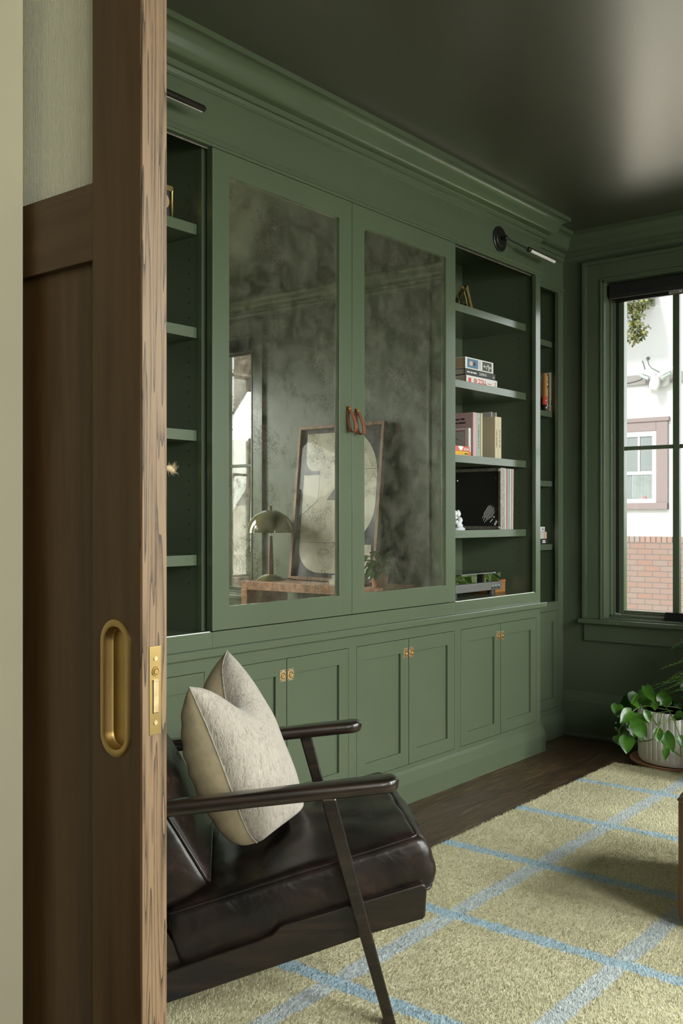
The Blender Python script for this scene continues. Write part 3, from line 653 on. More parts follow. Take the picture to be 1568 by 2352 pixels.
for (x0, x1, s) in ((2.359, 3.1225, 1), (3.1250, 3.889, -1)):
    z0, z1 = ZO0 + 0.0022, ZO1 - 0.002; q = 0.0795
    b = B()
    b.box(x0, x0 + q, YF + 0.0005, YF + 0.028, z0, z1); b.box(x1 - q, x1, YF + 0.0005, YF + 0.028, z0, z1)
    b.box(x0 + q, x1 - q, YF + 0.0005, YF + 0.028, z1 - q, z1); b.box(x0 + q, x1 - q, YF + 0.0005, YF + 0.028, z0, z0 + q - 0.001)
    d = obj('mirrored_door', b, M['paint'], t, bevel=0.0008)
    b = B(); b.box(x0 + q, x1 - q, YF + 0.0125, YF + 0.018, z0 + q - 0.001, z1 - q); obj('mirror_pane', b, M['mirror'], d, label='mottled antiqued mirror')
    px = x1 - 0.0265 if s > 0 else x0 + 0.024
    zt = 1.652 if s > 0 else 1.646
    # leather loop: flat against the door at the back, bowed out at the front
    back = [(px - 0.002, YF - 0.002, zt + 0.008), (px - 0.002, YF - 0.0025, zt - 0.03), (px - 0.001, YF - 0.006, zt - 0.065), (px, YF - 0.014, zt - 0.088), (px, YF - 0.024, zt - 0.096), (px, YF - 0.034, zt - 0.094), (px, YF - 0.040, zt - 0.084), (px, YF - 0.040, zt - 0.070), (px, YF - 0.034, zt - 0.05), (px, YF - 0.022, zt - 0.025), (px - 0.001, YF - 0.0085, zt - 0.004), (px - 0.001, YF - 0.006, zt + 0.008)]
    def cr(P, n=5):
        out = []; P = [Vector(p) for p in P]
        for i in range(len(P) - 1):
            a = P[max(0, i - 1)]; p = P[i]; q_ = P[i + 1]; d_ = P[min(len(P) - 1, i + 2)]
            for k in range(n):
                u = k / n; out.append(0.5 * ((2 * p) + (q_ - a) * u + (2 * a - 5 * p + 4 * q_ - d_) * u * u + (3 * p - a - 3 * q_ + d_) * u ** 3))
        out.append(P[-1]); return out
    pts = cr(back); b = B(); hw, th = 0.0088, 0.0016; rings = []
    for i, p in enumerate(pts):
        tn = (pts[min(i + 1, len(pts) - 1)] - pts[max(i - 1, 0)]).normalized(); nn = Vector((1, 0, 0)).cross(tn).normalized()
        w_ = hw * (1.0 if 2 < i < len(pts) - 3 else 0.8)
        rings.append([b.bm.verts.new(p + Vector((sx * w_, 0, 0)) + nn * sn * th) for sx, sn in ((-1, -1), (1, -1), (1, 1), (-1, 1))])
    for A, C in zip(rings, rings[1:]):
        for k in range(4): b.f([A[k], A[(k + 1) % 4], C[(k + 1) % 4], C[k]])
    b.f(rings[0][::-1]); b.f(rings[-1]); obj('leather_pull', b, M['saddle'], d, smooth=50, label='looped brown leather strap')
    b = B(); yy = YF - 0.0112; b.cyl((px - 0.001, YF, zt), (px - 0.001, yy, zt), 0.0062, n=20); b.tube([(px - 0.001 + 0.0055 * math.cos(a), yy, zt + 0.0055 * math.sin(a)) for a in [2 * math.pi * k / 20 for k in range(21)]], 0.0012, 6); b.ball((px - 0.001, yy, zt), 0.0028, 8)
    obj('stud', b, M['gold'], d, smooth=40)

# ------------------------------------------------------------------ picture lights on the frieze
def picture_light(label, x, z, xe, ze, tw=1):
    t = thing('picture_light', (x, YF, z), label, 'picture light', 'picture lights on the frieze')
    b = B(); b.tube([(x, YF, z), (x, YF - 0.006, z), (x, YF - 0.009, z), (x, YF - 0.0095, z)], [0.062, 0.062, 0.058, 0.040], 40); b.cyl((x, YF - 0.009, z), (x, YF - 0.013, z), 0.038, 0.034, 36); obj('backplate', b, M['black'], t, smooth=30)
    b = B(); b.cyl((x, YF - 0.01, z), (x, YF - 0.034, z), 0.011, 0.009, 16); b.ball((x, YF - 0.038, z), 0.0125, 14); obj('swivel', b, M['black'], t, smooth=40)
    xk, yk, zk = x + 0.133, YF - 0.089, z - 0.036
    b = B(); b.cyl((x, YF - 0.038, z), (xk, yk, zk), 0.0042, n=10); obj('arm', b, M['black'], t, smooth=40)
    b = B(); b.ball((xk + 0.004, yk, zk), 0.013, 14); b.ball((xk + 0.03, yk + 0.006, zk + 0.008), 0.009, 12, (1.6, 1, 0.8)); obj('knuckle', b, M['bronze'], t, smooth=40)
    b = B(); b.tube([(xk, yk, zk), (xe - 0.006, yk, ze), (xe, yk, ze)], [0.0112, 0.0112, 0.0085], 18); obj('shade', b, M['bronze'], t, smooth=40)
    b = B(); b.tube([(xk + 0.014, yk - 0.0028 * tw, zk - 0.0030), (xe - 0.008, yk - 0.0028 * tw, ze - 0.0030)], 0.0090, 16); obj('diffuser', b, M['glow'], t, smooth=40, label='frosted light tube')
picture_light('black swing-arm picture light over the right-hand open bookcase', 4.285, 2.580, 4.695, 2.539)
picture_light('dark picture light tube poking out from behind the sliding door, top left', 1.828, 2.580, 2.238, 2.541, -1)

# ------------------------------------------------------------------ books and shelf objects
def book(label, x0, x1, y0, y1, z0, z1, cov, lying=False, pages=None, group=None, hard=True, name='book'):
    t = thing(name, ((x0 + x1) / 2, (y0 + y1) / 2, z0), label, 'book', group)
    c = 0.003 if hard else 0.0015; b = B()
    if lying:
        b.box(x0, x1, y0, y1, z0, z0 + c); b.box(x0, x1, y0, y1, z1 - c, z1); b.box(x0, x1, y0, y0 + c, z0 + c, z1 - c)
    else:
        b.box(x0, x0 + c, y0, y1, z0, z1); b.box(x1 - c, x1, y0, y1, z0, z1); b.box(x0 + c, x1 - c, y0, y0 + c, z0, z1)
    o = obj('cover', b, cov if not isinstance(cov, tuple) else colmat(cov), t, bevel=0.0007)
    b = B(); e = 0.003 if hard else 0.001
    if lying: b.box(x0 + e, x1 - e, y0 + c, y1 - e, z0 + c, z1 - c)
    else: b.box(x0 + c, x1 - c, y0 + c, y1 - e, z0 + e, z1 - e)
    obj('pages', b, pages or M['pages'], t); return t, o
def strip(b, x0, x1, z0, z1, y): b.box(x0, x1, y - 0.0006, y, z0, z1)
def scribble(b, x0, x1, z0, z1, y, seed=1):                # illegible small vertical print
    rs = random.Random(seed); z = z1
    while z > z0:
        h = rs.uniform(0.0025, 0.005); strip(b, x0 + rs.uniform(0, 0.25) * (x1 - x0), x1, z - h, z, y); z -= h + rs.choice((0.0012, 0.0012, 0.0015, 0.005))
def spine_text(parent, s, size, x, y, z, mat, vertical=False, sx=1.0, name='title'):
    m4 = basis((x, y - 0.0006, z), (0, 0, -1) if vertical else (1, 0, 0), (1, 0, 0) if vertical else (0, 0, 1))
    return mobj(name, text_mesh(s, size, m4, sx=sx), mat, parent)
def cover_text(parent, s, size, x, y, z, mat, sx=1.0, name='title'):   # on a face looking towards -x
    m4 = basis((x - 0.0006, y, z), (0, -1, 0), (0, 0, 1)); return mobj(name, text_mesh(s, size, m4, sx=sx), mat, parent)

G = 'books stacked flat on the third shelf'
zs = 1.870
t, o = book('white hardback with red spine lettering, lowest of three stacked under the picture light', 4.138, 4.432, 2.555, 2.78, zs, zs + 0.040, (0.80, 0.78, 0.74), True, None, G)
b = B(); strip(b, 4.156, 4.181, zs + 0.008, zs + 0.029, 2.555); obj('label_patch', b, colmat((0.70, 0.07, 0.05)), t)
b = B()
for k in range(3): strip(b, 4.208 + k * 0.009, 4.213 + k * 0.009, zs + 0.008, zs + 0.030, 2.555)
b.box(4.231, 4.240, 2.5544, 2.555, zs + 0.016, zs + 0.021)
for k in range(2):
    x = 4.246 + k * 0.024; strip(b, x, x + 0.018, zs + 0.025, zs + 0.030, 2.555); strip(b, x + 0.014, x + 0.018, zs + 0.008, zs + 0.026, 2.555); strip(b, x, x + 0.016, zs + 0.007, zs + 0.012, 2.555)
for k in range(2):
    x = 4.294 + k * 0.018; strip(b, x, x + 0.005, zs + 0.008, zs + 0.030, 2.555); strip(b, x + 0.006, x + 0.014, zs + 0.008, zs + 0.014, 2.555)
obj('title', b, M['redink'], t)
b = B()
for k in range(8): strip(b, 4.338 + k * 0.005, 4.341 + k * 0.005, zs + 0.014, zs + 0.018, 2.555)
strip(b, 4.408, 4.410, zs + 0.010, zs + 0.030, 2.555); strip(b, 4.416, 4.418, zs + 0.010, zs + 0.030, 2.555); strip(b, 4.408, 4.418, zs + 0.028, zs + 0.030, 2.555); strip(b, 4.408, 4.418, zs + 0.010, zs + 0.012, 2.555)
obj('publisher_mark', b, M['redink'], t)
b = B(); b.tube([(4.43, 2.57, zs + 0.012), (4.437, 2.555, zs + 0.006), (4.444, 2.543, zs + 0.002)], 0.0012, 6); obj('ribbon', b, colmat((0.10, 0.45, 0.36)), t)
t, o = book('black hardback lettered ELEMENTS in the middle of the flat stack', 4.127, 4.416, 2.556, 2.79, zs + 0.0405, zs + 0.072, (0.030, 0.030, 0.030), True, None, G)
spine_text(t, 'ELEMENTS', 0.019, 4.295, 2.556, zs + 0.056, M['whiteink'], sx=0.80)
b = B()
for k, (n_, w_) in enumerate(((7, 0.0), (6, 0.031), (8, 0.058))):
    for j in range(n_): strip(b, 4.146 + w_ + j * 0.0036, 4.1488 + w_ + j * 0.0036, zs + 0.053, zs + 0.0595, 2.556)
obj('author_line', b, M['whiteink'], t)
b = B(); b.prism([(4.390, zs + 0.050), (4.401, zs + 0.050), (4.401, zs + 0.063), (4.398, zs + 0.056)], 1, 2.5554, 2.556); obj('publisher_mark', b, M['whiteink'], t)
t, o = book('thick white book with two pictures on its spine, topmost of the flat stack', 4.131, 4.397, 2.557, 2.77, zs + 0.0725, zs + 0.128, (0.78, 0.76, 0.70), True, M['tanpages'], G)
b = B(); strip(b, 4.148, 4.250, zs + 0.078, zs + 0.122, 2.557); b.mi = 1; b.ball((4.185, 2.5565, zs + 0.100), 0.013, 10, (1.4, 0.05, 0.9)); b.mi = 2; b.ball((4.213, 2.5564, zs + 0.100), 0.012, 10, (1.3, 0.05, 0.8)); obj('spine_picture', b, [colmat((0.09, 0.19, 0.32)), colmat((0.72, 0.50, 0.40)), colmat((0.03, 0.035, 0.03))], t, label='blue picture')
b = B(); strip(b, 4.291, 4.379, zs + 0.078, zs + 0.122, 2.557); b.mi = 1
for (x, z, a) in ((4.31, 0.10, 0.6), (4.33, 0.095, -0.9), (4.345, 0.105, 0.3), (4.362, 0.098, 1.0), (4.352, 0.088, -0.4)): b.ball((x, 2.5564, zs + z), 0.008, 8, (1 + a * 0.5, 0.05, 1 - a * 0.3))
obj('spine_picture', b, [colmat((0.05, 0.055, 0.045)), colmat((0.52, 0.52, 0.46))], t, label='black and white picture')
b = B(); strip(b, 4.262, 4.2635, zs + 0.080, zs + 0.120, 2.557); strip(b, 4.271, 4.2725, zs + 0.080, zs + 0.120, 2.557); obj('spine_text', b, M['ink'], t)

zs = 1.516; G = 'books on the shelf above the record crate'
t, o = book('tall pink hardback with dark cover lettering behind the small red book', 4.232, 4.268, 2.575, 2.80, zs, zs + 0.222, (0.60, 0.40, 0.39), False, None, G)
b = B(); rs = random.Random(5)
for zz in (0.190, 0.172):
    y = 2.735
    while y > 2.622:
        w_ = rs.uniform(0.003, 0.006); b.box(4.2314, 4.232, y - w_, y, zs + zz - 0.004, zs + zz + rs.choice((0.003, 0.005))); y -= w_ + rs.choice((0.0012, 0.0012, 0.0012, 0.005))
b.box(4.2314, 4.232, 2.587, 2.79, zs + 0.1435, zs + 0.1450)
for k in range(4): b.box(4.2314, 4.232, 2.588, 2.604, zs + 0.100 + k * 0.010, zs + 0.102 + k * 0.010)
obj('cover_line', b, M['ink'], t)
t, o = book('sage green clothbound book between the pink and cream volumes', 4.2690, 4.302, 2.575, 2.78, zs, zs + 0.222, (0.36, 0.44, 0.36), False, None, G)
b = B(); scribble(b, 4.2825, 4.2885, zs + 0.045, zs + 0.165, 2.575); strip(b, 4.277, 4.294, zs + 0.192, zs + 0.1935, 2.575); strip(b, 4.279, 4.292, zs + 0.186, zs + 0.1872, 2.575); obj('spine_line', b, M['ink'], t)
t, o = book('thin cream book beside the sage green spine', 4.3030, 4.317, 2.572, 2.77, zs, zs + 0.222, (0.66, 0.57, 0.38), False, None, G)
for k, (a, e) in enumerate(((4.385, 4.4155), (4.4165, 4.448))):
    t, o = book(('cream volume with a full cover showing, left of the matching pair' if k == 0 else 'cream volume at the right end of the row of upright books'), a, e, 2.540, 2.700, zs, zs + 0.2105, (0.62, 0.53, 0.36), False, None, G)
    b = B(); scribble(b, (a + e) / 2 - 0.0035, (a + e) / 2 + 0.0035, zs + 0.055, zs + 0.145, 2.540, 11 + k); obj('spine_print', b, M['ink'], t)
for x, y0, h, lb in ((4.622, 2.700, 0.264, 'tall pale grey book peeping up behind the cream volumes, the taller left one'), (4.640, 2.684, 0.261, 'pale grey book peeping up behind the cream volumes, the slightly lower right one')):
    book(lb, x, x + 0.012, y0, 2.81, zs, zs + h, (0.50, 0.47, 0.44), False, None, G)
t, o = book('small white-spined book with a red-bordered grey cover, leaning before the pink hardback', 4.196, 4.216, 2.578, 2.72, zs, zs + 0.142, (0.78, 0.75, 0.71), False, None, G)
b = B(); b.box(4.1952, 4.196, 2.598, 2.70, zs + 0.0, zs + 0.132); b.mi = 1; b.box(4.1946, 4.1952, 2.602, 2.70, zs + 0.0, zs + 0.127); obj('cover_panel', b, [colmat((0.42, 0.10, 0.08)), colmat((0.48, 0.45, 0.40))], t)
b = B(); b.tube([(4.1940, 2.655 - 0.016 * math.cos(a), zs + 0.086 + 0.006 * math.sin(a)) for a in [math.pi * k / 8 for k in range(9)]], 0.0011, 5)
for k, w_ in enumerate((0.034, 0.006, 0.026, 0.012)): b.box(4.1938, 4.1946, 2.70 - w_, 2.70, zs + 0.070 - k * 0.009, zs + 0.0730 - k * 0.009)
obj('cover_line', b, M['ink'], t)
b = B()
for k in range(16): strip(b, 4.203, 4.209, zs + 0.030 + k * 0.006, zs + 0.033 + k * 0.006, 2.578)
obj('spine_line', b, M['greytrim'], t)
t, o = book('yellow paperback with an orange end lying flat under the red book', 4.02, 4.186, 2.560, 2.68, zs, zs + 0.022, (0.80, 0.52, 0.05), True, None, G, False)
b = B(); b.box(4.166, 4.1865, 2.5594, 2.60, zs - 0.0002 + 0.0005, zs + 0.0222); obj('cover_end', b, colmat((0.72, 0.16, 0.04)), t, label='orange end of spine')
b = B()
for k in range(5): strip(b, 4.128 + k * 0.007, 4.1325 + k * 0.007, zs + 0.007, zs + 0.015, 2.560)
obj('spine_letters', b, M['ink'], t); b = B()
for k in range(7): strip(b, 4.055 + k * 0.010, 4.062 + k * 0.010, zs + 0.006, zs + 0.017, 2.560)
obj('spine_print', b, colmat((0.80, 0.36, 0.03)), t)
t, o = book('red book with a white heart lying flat on the yellow paperback', 4.02, 4.180, 2.562, 2.68, zs + 0.0225, zs + 0.0475, (0.66, 0.15, 0.10), True, None, G, False)
b = B(); b.prism([(4.078, zs + 0.047), (4.098, zs + 0.0465), (4.118, zs + 0.047), (4.119, zs + 0.040), (4.108, zs + 0.029), (4.098, zs + 0.025), (4.086, zs + 0.031), (4.077, zs + 0.040)], 1, 2.5614, 2.562); strip(b, 4.128, 4.169, zs + 0.029, zs + 0.037, 2.562); obj('white_print', b, M['whiteink'], t)
b = B()
for k in range(7): strip(b, 4.133 + k * 0.0045, 4.136 + k * 0.0045, zs + 0.0318, zs + 0.0345, 2.5614)
obj('spine_print', b, M['ink'], t)

# gold edged triangular glass ornament, top shelf
t = thing('triangle_ornament', (4.16, 2.59, 2.2305), 'gold-edged clear triangular ornament on the top shelf under the picture light', 'ornament')
def tri(y): return [(4.070, y, 2.2335), (4.178, y, 2.352), (4.232, y, 2.2335)]
b = B()
for y in (2.575, 2.60):
    P = tri(y)
    for k in range(3): b.cyl(P[k], P[(k + 1) % 3], 0.0026, n=8)
for a_, c_ in zip(tri(2.575), tri(2.60)): b.cyl(a_, c_, 0.0026, n=8)
obj('gold_frame', b, M['gold'], t, smooth=40)
b = B(); b.prism([(p[0], p[2]) for p in tri(0)], 1, 2.577, 2.598); obj('glass_body', b, M['acrylic'], t)

# record crate, records, coral
zs = 1.158
t = thing('record_crate', (4.29, 2.68, zs), 'black equipment crate with worn metal edging on the shelf above the turntable', 'crate')
cx0, cx1, cy0, cy1, cz0, cz1 = 4.424, 4.468, 2.532, 2.836, zs + 0.0005, zs + 0.312
b = B(); b.box(cx0 + 0.004, cx1 - 0.001, cy0 + 0.004, cy1 - 0.004, cz0 + 0.004, cz1 - 0.004); obj('shell', b, M['darkvinyl'], t)
b = B(); w_ = 0.016
b.box(cx0, cx0 + 0.006, cy0, cy1, cz0, cz0 + w_); b.box(cx0, cx0 + 0.006, cy0, cy1, cz1 - w_, cz1); b.box(cx0, cx0 + 0.006, cy0, cy0 + w_ * 0.7, cz0, cz1); b.box(cx0, cx0 + 0.006, cy1 - w_, cy1, cz0, cz1)
b.box(cx0, cx1, cy0 - 0.001, cy0 + 0.005, cz0, cz1)
for yy in (2.60, 2.69, 2.77):
    for zz in (cz0 + 0.008, cz1 - 0.008): b.ball((cx0, yy, zz), 0.003, 8)
obj('metal_edging', b, M['aged'], t, bevel=0.0012)
b = B()
for yy in (cy0 + 0.010, cy1 - 0.010):
    for zz in (cz0 + 0.010, cz1 - 0.010): b.ball((cx0 + 0.002, yy, zz), 0.010, 12)
obj('ball_corner', b, M['aged'], t, smooth=40, split=True)
b = B()
for yy, zz in ((2.566, zs + 0.262), (2.79, zs + 0.252), (2.562, zs + 0.052), (2.79, zs + 0.06)): b.cyl((cx0 + 0.0045, yy, zz), (cx0 + 0.001, yy, zz), 0.006, 0.004, 12)
obj('rivet', b, M['chrome'], t, smooth=40, split=True)
b = B()
for k in range(9):
    o_ = k * 0.0058; ln = (0.030, 0.050, 0.042, 0.055, 0.038, 0.058, 0.046, 0.035, 0.024)[k]; y_ = 2.610 - o_ * 0.82; z_ = zs + 0.108 - o_ * 0.58
    b.tube([(cx0 + 0.0038, y_ + ln * 0.7, z_ - ln * 0.95), (cx0 + 0.0038, y_ - ln * 0.26, z_ + ln * 0.42)], 0.0008, 4)
for k in range(4): b.tube([(cx0 + 0.0036, 2.583 + k * 0.0035, zs + 0.048 - k * 0.0035), (cx0 + 0.0036, 2.578 + k * 0.0035, zs + 0.054 - k * 0.0035)], 0.0022, 4)
b.ball((cx0 + 0.0036, 2.571, zs + 0.064), 0.005, 8, (0.2, 1, 1)); m_ = [(2.572, zs + 0.026), (2.558, zs + 0.048), (2.549, zs + 0.041), (2.563, zs + 0.019)]; b.poly([(cx0 + 0.0032, p[0], p[1]) for p in m_])
obj('white_printing', b, M['whiteink'], t)
G = 'records leaning beside the crate'
cols = [(0.72, 0.70, 0.66), (0.05, 0.12, 0.24), (0.70, 0.62, 0.58), (0.60, 0.30, 0.24), (0.22, 0.20, 0.36), (0.72, 0.68, 0.52), (0.42, 0.52, 0.50), (0.74, 0.70, 0.64), (0.50, 0.42, 0.40), (0.66, 0.58, 0.54), (0.46, 0.08, 0.07), (0.70, 0.66, 0.60)]
nm = ['white', 'navy blue', 'pale pink', 'rust red', 'violet', 'cream', 'grey green', 'off-white', 'taupe', 'dusty pink', 'dark red', 'ivory']
where = ['tight against the metal edge of the crate', 'second from the crate edge', 'between the navy and rust sleeves', 'left of the violet sleeve', 'thin, left of the cream sleeve', 'in the middle of the row', 'right of the cream sleeve', 'left of the taupe sleeve', 'near the right of the row', 'left of the dark red sleeve', 'second from the right end', 'outermost at the right end of the row']
for k in range(12):
    x = 4.4695 + k * 0.0077; lean = 0.006 * k / 12
    b = B(); P = [(x, zs + 0.0004), (x + 0.0068, zs + 0.0004), (x + 0.0068 + lean, zs + 0.3105), (x + lean, zs + 0.3105)]
    b.prism(P, 1, 2.531 + 0.002 * (k % 3), 2.840); t = obj('record_sleeve', b, colmat(cols[k]), bevel=0.0005)
    tag(t, nm[k] + ' record sleeve ' + where[k], 'record', G)
t = thing('coral_ornament', (4.132, 2.60, zs), 'white branching coral ornament at the left of the black crate', 'ornament')
b = B(); rr_ = random.Random(3)
for k in range(26):
    a = rr_.uniform(0, 6.28); h = rr_.uniform(0.0, 0.075); q = 0.045 * (1 - h / 0.14); b.ball((4.108 + q * math.cos(a) * 0.7, 2.60 + q * math.sin(a) * 0.7, zs + 0.014 + h), rr_.uniform(0.008, 0.014), 8, (1, 1, 1.2))
obj('branches', b, M['coral'], t, smooth=60)
b = B(); b.lathe([(0.034, 0.0), (0.036, 0.006), (0.028, 0.014)], 20, (4.132, 2.60, zs)); obj('base', b, M['coral'], t, smooth=50)

# turntable and wooden box
zs = ZO0 - 0.004
t = thing('turntable', (4.27, 2.74, zs), 'grey turntable with clear dust cover on the bottom shelf right of the mirrors', 'turntable')
b = B(); b.box(4.050, 4.492, 2.560, 2.885, zs + 0.026, zs + 0.066); obj('plinth', b, M['greyplastic'], t, bevel=0.003)
b = B()
for x in (4.09, 4.45):
    for y in (2.60, 2.84): b.cyl((x, y, zs + 0.0005), (x, y, zs + 0.027), 0.020, n=16)
obj('foot', b, M['darkgrey'], t, smooth=40, split=True)
b = B(); b.lathe([(0.152, 0), (0.152, 0.010), (0.14, 0.012)], 40, (4.24, 2.73, zs + 0.0665)); obj('platter', b, M['black'], t, smooth=30)
b = B(); b.box(4.054, 4.484, 2.563, 2.566, zs + 0.068, zs + 0.112); b.box(4.054, 4.484, 2.880, 2.883, zs + 0.068, zs + 0.112); b.box(4.054, 4.057, 2.566, 2.880, zs + 0.068, zs + 0.112); b.box(4.481, 4.484, 2.566, 2.880, zs + 0.068, zs + 0.112); b.box(4.054, 4.484, 2.563, 2.883, zs + 0.112, zs + 0.115); obj('dust_cover', b, M['acrylic'], t, bevel=0.001, label='clear dust cover')
b = B()
for k in range(3):
    x = 4.385 + k * 0.030; b.box(x, x + 0.020, 2.5585, 2.560, zs + 0.031, zs + 0.042)
obj('button', b, M['darkgrey'], t, split=True); b = B()
for k in range(3): b.box(4.392 + k * 0.030, 4.402 + k * 0.030, 2.5588, 2.560, zs + 0.047, zs + 0.0495)
obj('printed_symbol', b, M['whiteink'], t, split=True)
t = thing('wooden_box', (4.58, 2.68, zs), 'small orange-brown wooden box behind the right end of the turntable', 'box')
b = B(); b.box(4.520, 4.638, 2.625, 2.78, zs + 0.0005, zs + 0.050); obj('body', b, M['boxwood'], t, bevel=0.001)
b = B(); b.box(4.518, 4.640, 2.623, 2.782, zs + 0.0508, zs + 0.066); obj('lid', b, M['boxwood'], t, bevel=0.001)

# narrow recess: upright books, flat stack, vase
zs = 1.815; G = 'upright books in the narrow recessed bookcase'
t, o = book('brown-covered book with an orange spine, leftmost upright book in the narrow bookcase', 5.058, 5.096, 2.618, 2.80, zs, zs + 0.212, (0.20, 0.125, 0.05), False, None, G)
b = B(); b.box(5.0745, 5.0965, 2.6170, 2.6185, zs + 0.001, zs + 0.211); obj('spine', b, colmat((0.72, 0.26, 0.05)), t, label='orange spine')
b = B()
for k in range(10): b.box(5.0574, 5.058, 2.645, 2.70, zs + 0.085 + k * 0.0085, zs + 0.088 + k * 0.0085)
b.mi = 1; b.box(5.0574, 5.058, 2.634, 2.640, zs + 0.180, zs + 0.196); obj('cover_print', b, [colmat((0.42, 0.34, 0.18)), colmat((0.15, 0.36, 0.40))], t)
t, o = book('black paperback with white lettering beside the orange spine', 5.0970, 5.118, 2.622, 2.79, zs, zs + 0.213, (0.025, 0.020, 0.018), False, None, G)
b = B(); scribble(b, 5.1035, 5.1115, zs + 0.03, zs + 0.135, 2.622, 4); scribble(b, 5.1035, 5.1115, zs + 0.165, zs + 0.20, 2.622, 6); b.cyl((5.1075, 2.6214, zs + 0.155), (5.1075, 2.622, zs + 0.155), 0.007, n=14); obj('spine_dot', b, M['whiteink'], t)
t, o = book('slim olive brown book between the black and the green-and-white books', 5.1190, 5.132, 2.622, 2.79, zs, zs + 0.214, (0.17, 0.14, 0.06), False, None, G)
b = B()
for k in range(9): strip(b, 5.1225, 5.1285, zs + 0.02 + k * 0.02, zs + 0.032 + k * 0.02, 2.622)
obj('spine_print', b, M['ink'], t)
t, o = book('white book with a green-and-black spine, rightmost upright book in the narrow bookcase', 5.1330, 5.134 + 0.020, 2.612, 2.78, zs, zs + 0.224, (0.78, 0.77, 0.68), False, None, G)
b = B(); b.box(5.1395, 5.154, 2.6105, 2.612, zs, zs + 0.112); b.mi = 1; b.box(5.1395, 5.154, 2.6105, 2.612, zs + 0.112, zs + 0.2235); b.mi = 0; b.box(5.133, 5.1395, 2.611, 2.612, zs + 0.038, zs + 0.066)
sp = obj('spine', b, [colmat((0.03, 0.20, 0.07)), M['ink']], t, label='green and black spine')
mobj('title', text_mesh('MICHAEL LEWIS', 0.0125, basis((5.1468, 2.6100, zs + 0.167), (0, 0, -1), (1, 0, 0)), sx=0.85), M['whiteink'], sp)
t = thing('red_box', (5.05, 2.60, zs), 'small red-topped black box in front of the brown book in the narrow bookcase', 'box')
b = B(); b.box(5.040, 5.068, 2.604, 2.617, zs, zs + 0.034); obj('base', b, M['ink'], t)
b = B(); b.box(5.040, 5.069, 2.6035, 2.617, zs + 0.034, zs + 0.078); obj('lid', b, colmat((0.70, 0.08, 0.05)), t)
b = B(); strip(b, 5.048, 5.062, zs + 0.055, zs + 0.059, 2.6035); b.ball((5.060, 2.604, zs + 0.018), 0.006, 8, (1, 0.2, 1)); obj('white_mark', b, M['whiteink'], t)
zs = 1.069; G = 'small boxes stacked in the narrow recessed bookcase'
for (x1, z0, z1, c, lb) in ((5.106, 0.0, 0.030, (0.035, 0.033, 0.030), 'black box with pale print, lowest of the small stack in the narrow bookcase'), (5.096, 0.0305, 0.070, (0.62, 0.60, 0.54), 'pale box with an orange band in the middle of the small stack'), (5.075, 0.0705, 0.098, (0.78, 0.77, 0.76), 'white box with rounded edges on top of the small stack')):
    t = thing('box', (5.03, 2.68, zs + z0), lb, 'box', G)
    b = B(); b.box(4.96, x1, 2.620, 2.75, zs + z0 + 0.0004, zs + z1); obj('body', b, colmat(c), t, bevel=0.0015)
    b = B()
    if z0 == 0: strip(b, 5.045, 5.082, zs + 0.008, zs + 0.014, 2.62); strip(b, 5.045, 5.080, zs + 0.017, zs + 0.023, 2.62); m_ = M['whiteink']
    elif z0 < 0.05: strip(b, 5.060, 5.082, zs + 0.032, zs + 0.069, 2.62); m_ = colmat((0.62, 0.38, 0.22))
    else: strip(b, 5.058, 5.064, zs + 0.080, zs + 0.087, 2.62); strip(b, 5.042, 5.050, zs + 0.078, zs + 0.090, 2.62); m_ = M['ink']
    obj('print', b, m_, t)
b = B(); b.lathe([(0.024, 0), (0.030, 0.004), (0.034, 0.009), (0.030, 0.0135), (0.034, 0.018), (0.030, 0.0225), (0.034, 0.027), (0.030, 0.0315), (0.034, 0.036), (0.026, 0.041), (0.0, 0.041)], 28, (4.985, 2.645, 0.7505))
tag(obj('ribbed_dish', b, M['coral'], smooth=50), 'little white ribbed dish at the foot of the narrow bookcase, just past the corner', 'dish')

# left bookcase objects
t = thing('mantel_clock', (2.255, 2.60, 2.2215), 'small ornate brass carriage clock on the top shelf beside the sliding door', 'clock')
b = B(); zb = 2.2215
b.box(2.215, 2.303, 2.585, 2.66, zb + 0.0005, zb + 0.012); b.box(2.220, 2.300, 2.590, 2.655, zb + 0.112, zb + 0.130)
for x in (2.222, 2.294):
    for y in (2.590, 2.650): b.lathe([(0.006, 0.012), (0.004, 0.018), (0.005, 0.06), (0.004, 0.108), (0.006, 0.113)], 10, (x, y, zb))
b.lathe([(0.03, 0.130), (0.022, 0.142), (0.012, 0.152), (0.004, 0.160), (0.0, 0.162)], 16, (2.26, 2.62, zb)); obj('case', b, M['brass'], t, smooth=40)
b = B(); b.box(2.228, 2.290, 2.596, 2.648, zb + 0.012, zb + 0.112); obj('glass_body', b, M['darkgrey'], t)
b = B(); b.cyl((2.26, 2.5955, zb + 0.075), (2.26, 2.594, zb + 0.075), 0.026, n=24); obj('dial', b, M['brassold'], t)
t = thing('plume', (2.255, 2.57, 1.37), 'dried tan grass plume tip poking out by the sliding door edge', 'dried grass')
b = B(); rr_ = random.Random(11)
b.ball((2.262, 2.57, 1.386), 0.014, 10, (1.2, 0.8, 0.8)); b.ball((2.276, 2.572, 1.380), 0.009, 10, (1.6, 0.8, 0.7))
for k in range(90):
    p = Vector((2.270 + rr_.uniform(-0.015, 0.012), 2.57, 1.381)); d = Vector((rr_.uniform(0.1, 1.0), rr_.uniform(-0.5, 0.5), rr_.uniform(-0.8, 0.9))).normalized()
    b.tube([p, p + d * 0.013, p + d * rr_.uniform(0.018, 0.032) + Vector((0, 0, 0.004))], [0.0006, 0.0005, 0.0002], 3, False)
obj('tuft', b, M['feather'], t)
